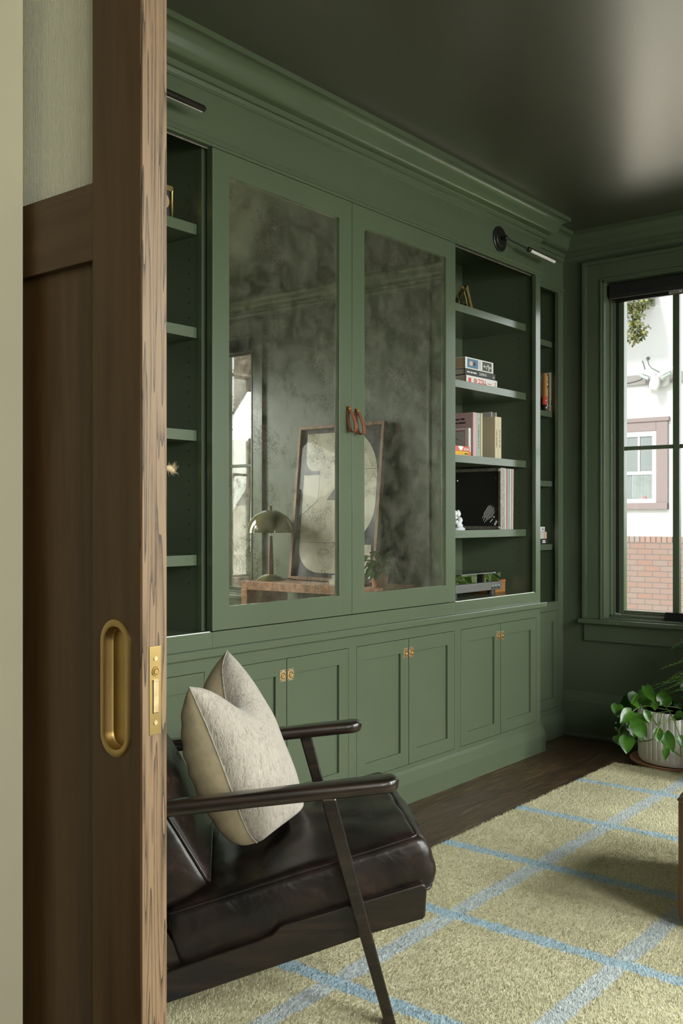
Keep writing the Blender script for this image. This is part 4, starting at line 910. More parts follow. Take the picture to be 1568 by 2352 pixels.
b = B(); b.tube([(2.262, 2.572, 1.385), (2.22, 2.62, 1.43), (2.15, 2.66, 1.47), (2.09, 2.69, 1.40), (2.06, 2.70, 1.25), (2.05, 2.70, 1.135)], 0.0022, 6); obj('stalk', b, M['feather'], t)
b = B(); b.lathe([(0.0, 0.003), (0.045, 0), (0.06, 0.03), (0.062, 0.09), (0.04, 0.14), (0.028, 0.165), (0.031, 0.175)], 28, (2.05, 2.70, 1.0925)); tag(obj('vase', b, M['bronze'], smooth=50), 'dark round vase holding the dried plume, hidden behind the sliding door', 'vase')
t = thing('white_bottle', (2.005, 2.575, 0.829), 'small white item at the bottom of the left bookcase, by the sliding door edge', 'ornament')
b = B(); b.lathe([(0.020, 0.0), (0.024, 0.004), (0.024, 0.030), (0.012, 0.036), (0.012, 0.044), (0.0, 0.045)], 20, (2.068, 2.545, 0.8285)); obj('body', b, M['whiteink'], t, smooth=40)

# ------------------------------------------------------------------ rug
RU0, RU1, RV0, RV1 = 0.95, 4.672, -0.95, 2.036
rug = thing('area_rug', (2.8, 0.54, 0), 'shaggy sage green area rug with blue checked lines on the dark floor', 'rug')
b = B(); b.box(RU0 + 0.006, RU1 - 0.006, RV0 + 0.006, RV1 - 0.006, 0.0005, 0.012); ro = obj('backing', b, M['rug'], None); ro.parent = rug; ro.matrix_parent_inverse = Matrix.Translation((-2.8, -0.54, 0))
def pile():
    g = np.random.default_rng(5); P = []
    for (u0, u1, v0, v1, dens) in ((1.35, RU1, 0.55, RV1, 66000), (RU0, 1.35, RV0, RV1, 5000), (1.35, RU1, RV0, 0.55, 5000)):
        n = int((u1 - u0) * (v1 - v0) * dens); P.append(np.column_stack([g.uniform(u0, u1, n), g.uniform(v0, v1, n)]))
    P = np.vstack(P); n = len(P)
    # lay of the pile drifts slowly over the rug
    ang = 0.9 * np.sin(P[:, 0] * 3.1 + 1.3 * P[:, 1]) + 0.8 * np.sin(P[:, 1] * 4.3 - P[:, 0] * 1.1) - 0.9 + g.normal(0, 0.75, n)
    lean = g.uniform(0.2, 1.05, n); L = g.uniform(0.008, 0.0145, n); W = g.uniform(0.0006, 0.0012, n)
    dx, dy = np.cos(ang), np.sin(ang); sx, sy = -dy, dx
    tw = g.normal(0, 0.5, n); sx, sy = sx * np.cos(tw) + dx * np.sin(tw), sy * np.cos(tw) + dy * np.sin(tw)
    V = np.zeros((n, 5, 3)); z0 = 0.008
    for k, (t_, w_) in enumerate(((0, 1), (0, -1), (0.55, 0.9), (0.55, -0.9), (1.0, 0))):
        a = lean * t_ * (0.5 + 0.5 * t_); V[:, k, 0] = P[:, 0] + dx * np.sin(a) * L * t_ + sx * W * w_; V[:, k, 1] = P[:, 1] + dy * np.sin(a) * L * t_ + sy * W * w_; V[:, k, 2] = z0 + np.cos(a) * L * t_
    base = np.arange(n)[:, None] * 5
    q = base + np.array([[0, 1, 3, 2]]); tr = base + np.array([[2, 3, 4]])
    loops = np.concatenate([q, tr], axis=1).ravel(); ls = (np.arange(n)[:, None] * 7 + np.array([[0, 4]])).ravel(); lt = np.tile([4, 3], n)
    me = bpy.data.meshes.new('pile'); me.vertices.add(n * 5); me.vertices.foreach_set('co', V.astype(np.float32).ravel())
    me.loops.add(len(loops)); me.loops.foreach_set('vertex_index', loops.astype(np.int32)); me.polygons.add(n * 2); me.polygons.foreach_set('loop_start', ls.astype(np.int32)); me.polygons.foreach_set('loop_total', lt.astype(np.int32))
    me.update(calc_edges=True); me.validate(); return me
me = pile(); me.materials.append(M['rug']); po = bpy.data.objects.new('pile', me); COL.objects.link(po); po.parent = rug; po.matrix_parent_inverse = Matrix.Translation((-2.8, -0.54, 0)); po['kind'] = 'stuff'

# ------------------------------------------------------------------ armchair (local: x forwards, y to the sitter's left, z up)
P1 = Vector((1.959, 1.400, 0)); FD = Vector((.7124, -.7018, 0)); WD = Vector((.7018, .7124, 0))
co_ = P1 + WD * 0.33 - FD * 0.30
ch = thing('armchair', co_, 'low black leather lounge armchair with dark wooden frame beside the sliding door', 'armchair', None, math.atan2(FD.y, FD.x))
ch.location.z = 0.012
CL = dict(parent=ch, local=True)
def LC(a, w, z): return (a + 0.30, w - 0.33, z - 0.012)
for s, wc in ((1, -0.002), (1, 0.662)):
    # arm: paddle outline, rounded nose, thick tapering plank sloping back
    def arm():
        b = B(); n = 26; top = []; bot = []
        out = []
        L0, L1 = -0.66, 0.0
        for k in range(n + 1):
            t_ = 1 - (1 - k / n) ** 2.2; a = L0 + (L1 - L0) * t_; hw = 0.024 + 0.013 * (max(0, t_ - 0.25) / 0.75) ** 1.2
            d_ = max(0, a - (L1 - 0.037)); hw = math.sqrt(max(0.0, hw * hw - d_ * d_ * (hw / 0.037) ** 2)) if d_ > 0 else hw
            out.append((a, max(hw, 0.002)))
        def zc(a): return 0.583 + 0.082 * a
        prof = [(-1, 0.0), (-0.97, 0.010), (-0.86, 0.0155), (-0.6, 0.0175), (0.6, 0.0175), (0.86, 0.0155), (0.97, 0.010), (1, 0.0), (0.97, -0.010), (0.86, -0.0155), (0.6, -0.0175), (-0.6, -0.0175), (-0.86, -0.0155), (-0.97, -0.010)]
        rings = []
        for i_, (a, hw) in enumerate(out):
            f_ = 1.0 if a < -0.02 else max(0.25, math.sqrt(max(0, 1 - ((a + 0.02) / 0.0202) ** 2)))
            rings.append([b.bm.verts.new(LC(a, wc + p * hw, zc(a) + q * f_)) for p, q in prof])
        for A, C in zip(rings, rings[1:]):
            for k in range(len(prof)): b.f([A[k], A[(k + 1) % len(prof)], C[(k + 1) % len(prof)], C[k]])
        b.f(rings[0][::-1]); b.f(rings[-1]); return b
    obj('armrest', arm(), M['blackwood'], smooth=50, **CL)
    o_ = -0.016 if wc < 0.3 else 0.016
    def leg(p0, p1, w0, w1):
        b = B(); rings = []
        for p, w_ in ((p0, w0), (p1, w1)): rings.append([b.bm.verts.new(LC(p[0] + sx * w_, wc + o_ + sy * 0.014, p[1])) for sx, sy in ((-1, -1), (1, -1), (1, 1), (-1, 1))])
        for k in range(4): b.f([rings[0][k], rings[0][(k + 1) % 4], rings[1][(k + 1) % 4], rings[1][k]])
        b.f(rings[0][::-1]); b.f(rings[1]); return b
    obj('leg', leg((-0.173, 0.556), (-0.024, 0.012), 0.0185, 0.0135), M['blackwood'], bevel=0.004, **CL)
    obj('leg', leg((-0.60, 0.520), (-0.735, 0.012), 0.0185, 0.0135), M['blackwood'], bevel=0.004, **CL)
    w0, w1 = (0.0, 0.024) if wc < 0.3 else (0.636, 0.660)
    b = B()
    P = [(.058, .334), (.066, .330), (.070, .322), (.066, .256), (.060, .248), (.050, .246), (-.054, .222), (-.509, .090), (-.80, .010), (-.80, .080), (-.555, .150), (-.509, .165), (-.40, .197), (-.34, .214), (-.305, .2265), (-.297, .236), (-.287, .246), (-.275, .2505)]
    b.prism([(p[0] + 0.30, p[1] - 0.012) for p in P], 1, w0 - 0.33, w1 - 0.33); obj('side_rail', b, M['blackwood'], bevel=0.004, **CL)
    b = B(); P = [(-.500, .150), (-.552, .236), (-.765, .596), (-.790, .575), (-.60, .236), (-.54, .135)]
    b.prism([(p[0] + 0.30, p[1] - 0.012) for p in P], 1, (w0 + 0.025 if wc < 0.3 else w1 - 0.05) - 0.33, (w0 + 0.05 if wc < 0.3 else w1 - 0.025) - 0.33); obj('back_post', b, M['blackwood'], bevel=0.003, **CL)
b = B(); b.prism([(p[0] + .30, p[1] - .012) for p in [(.030, .30), (.052, .305), (.050, .25), (.028, .245)]], 1, 0.024 - .33, .636 - .33); obj('front_rail', b, M['blackwood'], **CL)
b = B(); b.prism([(p[0] + .30, p[1] - .012) for p in [(-.505, .14), (-.48, .15), (-.47, .10), (-.495, .095)]], 1, 0.024 - .33, .636 - .33); obj('rear_rail', b, M['blackwood'], **CL)
for a_, z_ in ((-0.63, 0.345), (-0.69, 0.45), (-0.745, 0.545)):
    b = B(); b.box(a_ + .30 - .012, a_ + .30 + .012, 0.05 - .33, .61 - .33, z_ - .02 - .012, z_ + .02 - .012); obj('back_slat', b, M['blackwood'], bevel=0.003, **CL)

def rbox(h, r, n, fn):
    """rounded box as a grid; fn maps (unit cube point, position, normal) to a local vertex."""
    b = B(); cache = {}
    def vert(c):
        key = tuple(round(x, 5) for x in c)
        if key in cache: return cache[key]
        p = [c[i] * h[i] for i in range(3)]; q = [max(-(h[i] - r[i]), min(h[i] - r[i], p[i])) for i in range(3)]
        d = Vector([(p[i] - q[i]) / r[i] for i in range(3)])
        if d.length > 1e-6: d.normalize()
        p = Vector([q[i] + d[i] * r[i] for i in range(3)])
        v = b.bm.verts.new(fn(c, p, d)); cache[key] = v; return v
    ts = [math.sin(math.pi / 2 * (-1 + 2 * k / n)) * 0.45 + (-1 + 2 * k / n) * 0.55 for k in range(n + 1)]
    for ax in range(3):
        o1, o2 = [i for i in range(3) if i != ax]
        for sg in (-1, 1):
            for i in range(n):
                for j in range(n):
                    q = []
                    for (u, v) in ((i, j), (i + 1, j), (i + 1, j + 1), (i, j + 1)):
                        c = [0, 0, 0]; c[ax] = sg; c[o1] = ts[u]; c[o2] = ts[v]; q.append(vert(c))
                    b.f(q)
    return b
from mathutils import noise as mnoise
def hump(x): return max(0.0, 1 - x * x)
PH = R(15.4)
sf, sn = Vector((math.cos(PH), 0, math.sin(PH))), Vector((-math.sin(PH), 0, math.cos(PH)))
# seat cushion: front upper near edge at a=.048, z=.450
T = 0.150; LX = 0.64
s_c = Vector((0.055, 0.33, 0.452)) - sf * (LX / 2) - sn * (T / 2)
def seat_fn(c, p, d):
    x, y, z = c
    q = Vector(p)
    if z > 0: q.z += 0.030 * hump(x) * hump(y) * max(0, z) + 0.010 * mnoise.noise(Vector((p.x * 7, p.y * 9, 3.1))) * hump(x) ** .5 * hump(y) ** .5 * z
    q.x += 0.026 * hump(z) * (1 if x > 0.6 else 0) * (0.7 + 0.3 * hump(y)) * max(0, (x - 0.6) / 0.4)
    if abs(y) > 0.6: q.y += 0.012 * hump(z) * (1 if y > 0 else -1) * (abs(y) - 0.6) / 0.4
    q.x += 0.006 * mnoise.noise(Vector((p.z * 30, p.y * 12, 1.7))) * (1 if x > 0.9 else 0)
    w = s_c + sf * q.x + Vector((0, 1, 0)) * q.y + sn * q.z
    return LC(w.x, w.y, w.z)
b = rbox((LX / 2, 0.305, T / 2), (0.026, 0.026, 0.024), 40, seat_fn)
seat = obj('seat_cushion', b, M['leather'], smooth=70, **CL)
def piping(parent, C, ex, ey, ez, hx, hy, hz, r=0.0042, bow=0.004, extra=None):
    pts = []; n = 12; rc = 0.022
    for (sx, sy, a0) in ((1, 1, 0), (-1, 1, 90), (-1, -1, 180), (1, -1, 270)):
        for k in range(n + 1):
            a = R(a0 + 90 * k / n); x = sx * (hx - rc) + rc * math.cos(a); y = sy * (hy - rc) + rc * math.sin(a)
            w = C + ex * x + ey * y + ez * hz; pts.append(LC(w.x, w.y, w.z))
    pts.append(pts[0]); fine = []
    for p, q in zip(pts, pts[1:]):
        m_ = max(1, int((Vector(q) - Vector(p)).length / 0.03))
        for k in range(m_):
            v = Vector(p).lerp(Vector(q), k / m_); fine.append(v + Vector((0, 0, 0.0015 * mnoise.noise(v * 14))))
    fine.append(Vector(pts[0])); b = B(); b.tube(fine, r, 8, False); return obj('piping', b, M['leather'], parent, smooth=60, local=True)
Y = Vector((0, 1, 0))
piping(seat, s_c, sf, Y, sn, LX / 2 - 0.004, 0.305 - 0.003, T / 2 - 0.008)
piping(seat, s_c, sf, Y, sn, LX / 2 - 0.004, 0.305 - 0.003, -T / 2 + 0.008)
# back cushion leaning back
bl = Vector((-.510, 0, .860)); bn = Vector((.860, 0, .510)); BT, BH = 0.135, 0.50
b_c = Vector((-0.446, 0.33, 0.340)) + bl * (BH / 2) - bn * (BT / 2)
def back_fn(c, p, d):
    x, y, z = c; q = Vector(p)
    if z > 0: q.z += 0.034 * hump(x) * hump(y) * z
    if z < 0: q.z -= 0.012 * hump(x) * hump(y)
    q.z += 0.005 * mnoise.noise(Vector((p.x * 9, p.y * 9, 6.1))) * hump(x) * hump(y)
    if abs(y) > 0.7: q.y += 0.010 * hump(z) * (1 if y > 0 else -1) * (abs(y) - 0.7) / 0.3
    w = b_c + bl * q.x + Y * q.y + bn * q.z
    return LC(w.x, w.y, w.z)
b = rbox((BH / 2, 0.285, BT / 2), (0.022, 0.022, 0.022), 32, back_fn); bk = obj('back_cushion', b, M['leather'], smooth=70, **CL)
piping(bk, b_c, bl, Y, bn, BH / 2 - 0.003, 0.285 - 0.002, BT / 2 - 0.006); piping(bk, b_c, bl, Y, bn, BH / 2 - 0.003, 0.285 - 0.002, -BT / 2 + 0.006)

# throw cushion standing in the chair (world coordinates through the chair axes)
def CW(a, w, z): return P1 + FD * a + WD * w + Vector((0, 0, z))
A_, B_, C_, D_ = (-.503, .125, .800), (-.410, .475, .842), (-.350, .130, .384), (-.210, .43, .395)
pil = thing('throw_cushion', CW(-.36, .26, .40), 'square cream boucle cushion with linen back standing on the black armchair seat', 'cushion')
def pil_pt(s, t, side):
    """s: near(-1)..far(1); t: bottom(-1)..top(1)"""
    a = Vector(C_) * (1 - s) * (1 - t) / 4 + Vector(D_) * (1 + s) * (1 - t) / 4 + Vector(A_) * (1 - s) * (1 + t) / 4 + Vector(B_) * (1 + s) * (1 + t) / 4
    ex = ((Vector(B_) + Vector(D_)) - (Vector(A_) + Vector(C_))).normalized(); ey = ((Vector(A_) + Vector(B_)) - (Vector(C_) + Vector(D_))).normalized(); en = ex.cross(ey).normalized()
    if en.x < 0: en = -en
    # edges pull in between corners
    a += ex * (-0.018 * s * abs(s) ** 3 * hump(t)) + ey * (-0.020 * t * abs(t) ** 3 * hump(s))
    a += (Vector(C_) + Vector(D_) - a * 2) * 0.10 * (abs(s) ** 5) * max(0, -t) ** 5 + Vector((0, 0, 0.012)) * (abs(s) ** 4) * max(0, -t) ** 4   # bottom corners tucked in
    # dent in the top edge
    dent = math.exp(-((s + 0.12) / 0.42) ** 2) * max(0, (t + 0.15) / 1.15) ** 2.2
    a += ey * (-0.105 * dent)
    th = 0.118 * (hump(s) ** 0.46) * (hump(t) ** (0.46 if t > 0 else 0.26)) * (1 - 0.45 * dent)
    k = 0.80 if side > 0 else -1.25
    n_ = 0.006 * mnoise.noise(Vector((s * 3, t * 3, side * 2.0))) * hump(s) * hump(t)
    if side < 0: n_ += 0.008 * math.sin(t * 26 + 3 * s) * hump(t) * max(0, -s) ** 2 * hump(s) ** 0.3
    fold = 0.03 * math.exp(-((s - 0.0) / 0.5) ** 2 - ((t + 0.95) / 0.14) ** 2) * side
    return CW(*(a + en * (th * k + n_ + fold)))
b = B(); n = 56; g = [math.sin(math.pi / 2 * (-1 + 2 * k / n)) * 0.8 + 0.2 * (-1 + 2 * k / n) for k in range(n + 1)]
for side, mi in ((1, 0), (-1, 1)):
    b.mi = mi; V = [[b.bm.verts.new(pil_pt(s, t, side)) for t in g] for s in g]
    for i in range(n):
        for j in range(n): b.f([V[i][j], V[i + 1][j], V[i + 1][j + 1], V[i][j + 1]])
bmesh.ops.remove_doubles(b.bm, verts=b.bm.verts, dist=0.0004)
obj('cover', b, [M['boucle'], M['linen']], pil, smooth=180)
b = B(); ed = [pil_pt(s, -1, 1) for s in g] + [pil_pt(1, t, 1) for t in g[1:]] + [pil_pt(s, 1, 1) for s in g[::-1][1:]] + [pil_pt(-1, t, 1) for t in g[::-1][1:]]
b.tube(ed, 0.0018, 6, False); obj('seam', b, M['boucle'], pil, smooth=60)

# ------------------------------------------------------------------ tan leather ottoman at the right edge
ot = thing('ottoman', (3.20, 0.775, 0.018), 'tan leather ottoman block standing on the rug at the right edge of the photo', 'ottoman')
def ott(c, p, d):
    q = Vector(p)
    q.x += 0.008 * hump(c[2]) * c[0] * 0 - 0.006 * hump(c[2]) * (1 if c[0] > 0 else -1) * (abs(c[0]) > 0.98) * hump(c[1])
    return Vector((3.20, 0.775, 0.018 + 0.2)) + q
b = rbox((0.300, 0.300, 0.200), (0.030, 0.030, 0.040), 20, ott); obj('body', b, M['tan'], ot, smooth=60)
b = B(); P = []
for (sx, sy, a0) in ((1, 1, 0), (-1, 1, 90), (-1, -1, 180), (1, -1, 270)):
    for k in range(9): a = R(a0 + 90 * k / 8); P.append((3.20 + sx * 0.270 + 0.0305 * math.cos(a), 0.775 + sy * 0.270 + 0.0305 * math.sin(a), 0.018 + 0.368))
P.append(P[0]); b.tube(P, 0.0028, 6, False); obj('seam', b, M['tan'], ot, smooth=60)

# ------------------------------------------------------------------ plants
def leaf_mesh(b, base, tip, nrm, width, fold=0.25, droop=0.15, nt=8):
    base, tip = Vector(base), Vector(tip); ax = tip - base; L = ax.length; ax.normalize()
    nrm = Vector(nrm); nrm = (nrm - ax * nrm.dot(ax)).normalized(); sd = ax.cross(nrm)
    rows = []
    for i in range(nt + 1):
        t = i / nt; w = width / 2 * 2.45 * math.sqrt(t + 0.04) * (1 - t) ** 0.98
        if i == nt: w = 0.0004
        back = -0.07 * L if i == 0 else 0
        row = []
        for s in (-1, -0.55, 0, 0.55, 1):
            p = base + ax * (t * L + (back * abs(s))) + sd * (s * w) + nrm * (abs(s) * w * fold - droop * L * (t - 0.4) ** 2 + 0.05 * L * math.sin(t * 7 + s) * abs(s) * 0.4)
            row.append(b.bm.verts.new(p))
        rows.append(row)
    for A, C in zip(rows, rows[1:]):
        for k in range(4): b.f([A[k], A[k + 1], C[k + 1], C[k]])
def pray(x, y, Z):     # a point in the room at depth Z along the view, used only to copy where each leaf stands
    r = (x - 784) / F_PX; c_, s_ = math.cos(YAW), math.sin(YAW); return Vector(((c_ + s_ * r) * Z, (s_ - c_ * r) * Z, CAM_H - (y - HORIZON) / F_PX * Z))
PC = Vector((4.893, 1.800, 0)); PR = 0.190
b = B(); b.lathe([(0.0, 0.0005), (0.205, 0.0005), (0.226, 0.010), (0.230, 0.024), (0.224, 0.026), (0.208, 0.014), (0.0, 0.012)], 56, PC); tag(obj('plant_saucer', b, M['terra'], smooth=50), 'coppery round saucer under the white ribbed planter', 'saucer')
pot = thing('potted_pothos', PC + Vector((0, 0, 0.0125)), 'trailing green pothos in a white vertically ribbed planter below the window', 'potted plant')
NR = 42
def ribs(k):
    ph = (k % 8); return 1.0 if 1 <= ph <= 5 else (0.972 if ph in (0, 6) else 0.962)
b = B(); b.lathe([(0.150, 0.0), (PR - 0.012, 0.006), (PR - 0.004, 0.018), (PR - 0.003, 0.030)], NR * 8, PC + Vector((0, 0, .013)))
b.lathe([(PR - 0.004, 0.024), (PR, 0.032), (PR, 0.252), (PR - 0.003, 0.260), (PR - 0.012, 0.262)], NR * 8, PC + Vector((0, 0, .013)), ribs)
b.lathe([(PR - 0.0115, 0.262), (PR - 0.022, 0.260), (PR - 0.024, 0.220)], NR * 8, PC + Vector((0, 0, .013))); obj('ribbed_pot', b, M['ceram'], pot, smooth=35)
b = B(); b.lathe([(PR - 0.020, 0.222), (0.09, 0.232), (0.0, 0.228)], 40, PC + Vector((0, 0, .013))); obj('soil', b, M['soil'], pot, smooth=60)
# leaves: (base px, tip px, depth at base, depth at tip, width in px)
LV = [((1478, 1620), (1451, 1615), 0, 0, 0)]
LV = [
 ((1418, 1618), (1415, 1645), 4.78, 4.74, 24), ((1446, 1632), (1418, 1646), 4.86, 4.82, 26), ((1452, 1634), (1424, 1659), 4.72, 4.68, 27),
 ((1466, 1611), (1450, 1613), 4.8, 4.74, 30), ((1460, 1590), (1451, 1616), 4.82, 4.74, 24), ((1481, 1575), (1503, 1613), 4.80, 4.72, 20),
 ((1466, 1592), (1493, 1600), 4.92, 4.88, 22), ((1506, 1612), (1503, 1631), 4.74, 4.70, 18), ((1522, 1618), (1527, 1582), 4.76, 4.80, 28), ((1505, 1610), (1528, 1612), 4.84, 4.80, 16),
 ((1455, 1655), (1485, 1704), 4.66, 4.60, 29), ((1442, 1650), (1446, 1680), 4.80, 4.78, 26), ((1418, 1660), (1421, 1686), 4.84, 4.82, 14),
 ((1414, 1690), (1424, 1712), 4.74, 4.72, 18), ((1440, 1690), (1438, 1731), 4.66, 4.62, 29), ((1482, 1632), (1494, 1662), 4.66, 4.64, 14), ((1478, 1650), (1489, 1660), 4.78, 4.76, 18),
 ((1510, 1674), (1512, 1704), 4.58, 4.56, 19), ((1527, 1682), (1546, 1731), 4.57, 4.55, 25), ((1531, 1718), (1526, 1746), 4.56, 4.55, 14), ((1560, 1690), (1566, 1718), 4.58, 4.56, 18), ((1550, 1640), (1568, 1652), 4.72, 4.70, 22), ((1562, 1602), (1580, 1606), 4.85, 4.9, 16), ((1535, 1605), (1515, 1620), 4.9, 4.86, 22), ((1550, 1622), (1575, 1618), 4.92, 4.95, 20), ((1575, 1640), (1600, 1672), 4.66, 4.62, 26), ((1590, 1610), (1618, 1630), 4.8, 4.76, 28), ((1605, 1625), (1632, 1668), 4.76, 4.72, 26), ((1570, 1588), (1590, 1560), 4.9, 4.92, 24), ((1440, 1610), (1432, 1640), 4.9, 4.86, 24), ((1470, 1640), (1462, 1672), 4.76, 4.72, 24), ((1450, 1602), (1430, 1632), 4.86, 4.82, 26), ((1490, 1598), (1478, 1628), 4.86, 4.82, 24), ((1500, 1590), (1490, 1612), 4.92, 4.9, 22), ((1515, 1600), (1540, 1606), 4.9, 4.88, 18), ((1460, 1664), (1452, 1696), 4.74, 4.7, 24), ((1430, 1672), (1428, 1700), 4.82, 4.8, 20)]
bs_ = []
for i, (p, q, z0, z1, w) in enumerate(LV):
    b = B(); P_, Q_ = pray(*p, z0), pray(*q, z1); toc = (Vector((0, 0, CAM_H)) - P_).normalized()
    tilt = Vector((rnd.uniform(-.35, .35), rnd.uniform(-.35, .35), rnd.uniform(0.1, .6)))
    leaf_mesh(b, P_, Q_, toc + tilt, 1.25 * w * z0 / F_PX, 0.28, 0.22)
    obj('leaf', b, M['leaf'], pot, smooth=180, recalc=False)
def vine(pts, r=0.0026):
    b = B(); P = [pray(*p) for p in pts]; out = []
    for i in range(len(P) - 1):
        a = P[max(0, i - 1)]; p = P[i]; q = P[i + 1]; d = P[min(len(P) - 1, i + 2)]
        for k in range(6):
            u = k / 6; out.append(0.5 * ((2 * p) + (q - a) * u + (2 * a - 5 * p + 4 * q - d) * u * u + (3 * p - a - 3 * q + d) * u ** 3))
    out.append(P[-1]); b.tube(out, r, 6); obj('stem', b, M['stem'], pot, smooth=60)
vine([(1545, 1634, 4.86), (1500, 1624, 4.78), (1478, 1622, 4.78), (1455, 1632, 4.74), (1424, 1672, 4.72), (1425, 1690, 4.70), (1436, 1698, 4.66)])
vine([(1540, 1634, 4.86), (1500, 1640, 4.66), (1505, 1660, 4.60), (1512, 1665, 4.58), (1520, 1640, 4.68)])
vine([(1548, 1652, 4.63), (1525, 1657, 4.58), (1512, 1672, 4.57), (1500, 1696, 4.56), (1475, 1703, 4.62), (1450, 1701, 4.66)])
vine([(1512, 1683, 4.57), (1528, 1683, 4.57)]); vine([(1528, 1624, 4.82), (1545, 1650, 4.63), (1560, 1690, 4.59), (1563, 1730, 4.60), (1562, 1736, 4.60), (1548, 1726, 4.56)], 0.003)
vine([(1580, 1632, 4.88), (1548, 1624, 4.78), (1524, 1622, 4.76)]); vine([(1424, 1663, 4.80), (1430, 1662, 4.78)]); vine([(1449, 1672, 4.76), (1441, 1696, 4.66)], 0.002)

def frond(b, pts, blade, n=26):
    out = []; P = [Vector(p) for p in pts]
    for i in range(len(P) - 1):
        a = P[max(0, i - 1)]; p = P[i]; q = P[i + 1]; d = P[min(len(P) - 1, i + 2)]
        for k in range(n // (len(P) - 1)):
            u = k / (n // (len(P) - 1)); out.append(0.5 * ((2 * p) + (q - a) * u + (2 * a - 5 * p + 4 * q - d) * u * u + (3 * p - a - 3 * q + d) * u ** 3))
    out.append(P[-1]); b.tube(out, 0.0015, 5)
    for i in range(2, len(out)):
        t = i / len(out); tn = (out[min(i + 1, len(out) - 1)] - out[i - 1]).normalized(); sd = tn.cross(Vector((0, 0, 1))).normalized(); ln = blade * (0.35 + 1.2 * t * (1 - t) * 2) * (1.0 if t < 0.9 else 0.6)
        for s in (-1, 1):
            for j in range(2):
                d = (sd * s * (0.7 + 0.3 * j) + tn * (0.7 - 0.3 * j) + Vector((0, 0, rnd.uniform(-.3, .35)))).normalized(); w = Vector((0, 0, 1)) * 0.0014 + tn * 0.0014
                p = out[i] - tn * 0.006 * j; b.f([b.bm.verts.new(p - w), b.bm.verts.new(p + d * ln * 0.5 - w * 1.2), b.bm.verts.new(p + d * ln), b.bm.verts.new(p + d * ln * 0.5 + w * 1.2)])
FC = Vector((4.585, 1.40, 0.016))
fern = thing('potted_fern', FC, 'feathery green fern arching in from the right, behind the ribbed planter', 'potted plant')
b = B(); b.lathe([(0.0, 0.0005), (0.09, 0.0005), (0.105, 0.02), (0.125, 0.26), (0.125, 0.275), (0.116, 0.275), (0.112, 0.25), (0.0, 0.25)], 40, FC); obj('pot', b, M['bronze'], fern, smooth=40)
ends = [((1497, 1584, 4.86), 0.52), ((1506, 1591, 4.84), 0.50), ((1512, 1600, 4.82), 0.46), ((1518, 1536, 4.9), 0.60), ((1541, 1490, 4.92), 0.66), ((1520, 1572, 4.8), 0.56), ((1530, 1585, 4.78), 0.50), ((1545, 1590, 4.75), 0.50), ((1500, 1575, 4.9), 0.54), ((1550, 1560, 4.8), 0.58), ((1552, 1525, 4.86), 0.60), ((1535, 1560, 4.85), 0.55), ((1547, 1575, 4.84), 0.53)]
for i, (e, h) in enumerate(ends):
    E_ = pray(*e); S_ = FC + Vector((rnd.uniform(-.03, .03), rnd.uniform(-.03, .03), 0.25)); mid = S_.lerp(E_, 0.55); mid.z = max(E_.z, S_.z) + 0.07 + rnd.uniform(0, 0.03)
    b = B(); frond(b, [S_, S_.lerp(mid, 0.5) + Vector((0, 0, 0.06)), mid, E_], 0.030); obj('frond', b, M['fern'], fern, recalc=False)
for k in range(12):
    a = k * 0.52; d = Vector((math.cos(a), math.sin(a), 0)); rad = rnd.uniform(0.12, 0.17)
    S_ = FC + Vector((0, 0, 0.25)); E_ = FC + d * rad + Vector((0, 0, rnd.uniform(0.38, 0.62)))
    b = B(); frond(b, [S_, S_.lerp(E_, .5) + Vector((0, 0, .1)), E_], 0.028); obj('frond', b, M['fern'], fern, recalc=False)

# ------------------------------------------------------------------ window wall between the windows (seen in the mirrors)
DZ = 0.800; DU0, DU1, DV0, DV1 = 4.725, 5.125, 0.288, 1.455
dk = thing('console_table', ((DU0 + DU1) / 2, (DV0 + DV1) / 2, 0), 'burl wood console table with slab ends under the framed art, seen in the mirror', 'table')
b = B(); b.box(DU0, DU1, DV0, DV1, DZ - 0.055, DZ); obj('top', b, M['burl'], dk, bevel=0.002)
for v0, v1 in ((DV0, DV0 + 0.055), (DV1 - 0.055, DV1)):
    b = B(); b.box(DU0, DU1, v0, v1, 0.0005, DZ - 0.055); obj('slab_leg', b, M['burl'], dk, bevel=0.002)
lm = Vector((4.890, 0.402, DZ)); lp = thing('table_lamp', lm, 'olive mushroom-shaped table lamp with a wooden stem on the console, seen in the mirror', 'lamp')
b = B(); b.lathe([(0.0, 0.0005), (0.090, 0.0005), (0.092, 0.004), (0.080, 0.018), (0.055, 0.033), (0.026, 0.043), (0.0, 0.045)], 44, lm); obj('base', b, M['olive'], lp, smooth=50)
b = B(); b.lathe([(0.019, 0.040), (0.0155, 0.20), (0.0105, 0.295), (0.0, 0.296)], 24, lm); obj('stem', b, M['walnut'], lp, smooth=50)
b = B(); b.lathe([(0.004, 0.29), (0.004, 0.40), (0.0, 0.41)], 14, lm); obj('rod', b, M['chrome'], lp, smooth=50)
prof = [(0.158 * math.cos(a), 0.318 + 0.152 * math.sin(a)) for a in [math.pi / 2 * k / 18 for k in range(19)]]
b = B(); b.lathe(prof[:-1] + [(0.001, 0.470)] + [(0.001, 0.467)] + [(p[0] * 0.985, 0.318 + (p[1] - 0.318) * 0.985) for p in prof[:-1][::-1]] + [prof[0]], 52, lm); obj('shade', b, M['olive'], lp, smooth=50)
b = B(); b.lathe([(0.0075, 0.468), (0.0105, 0.497), (0.0, 0.498)], 16, lm); obj('finial', b, M['walnut'], lp, smooth=50)
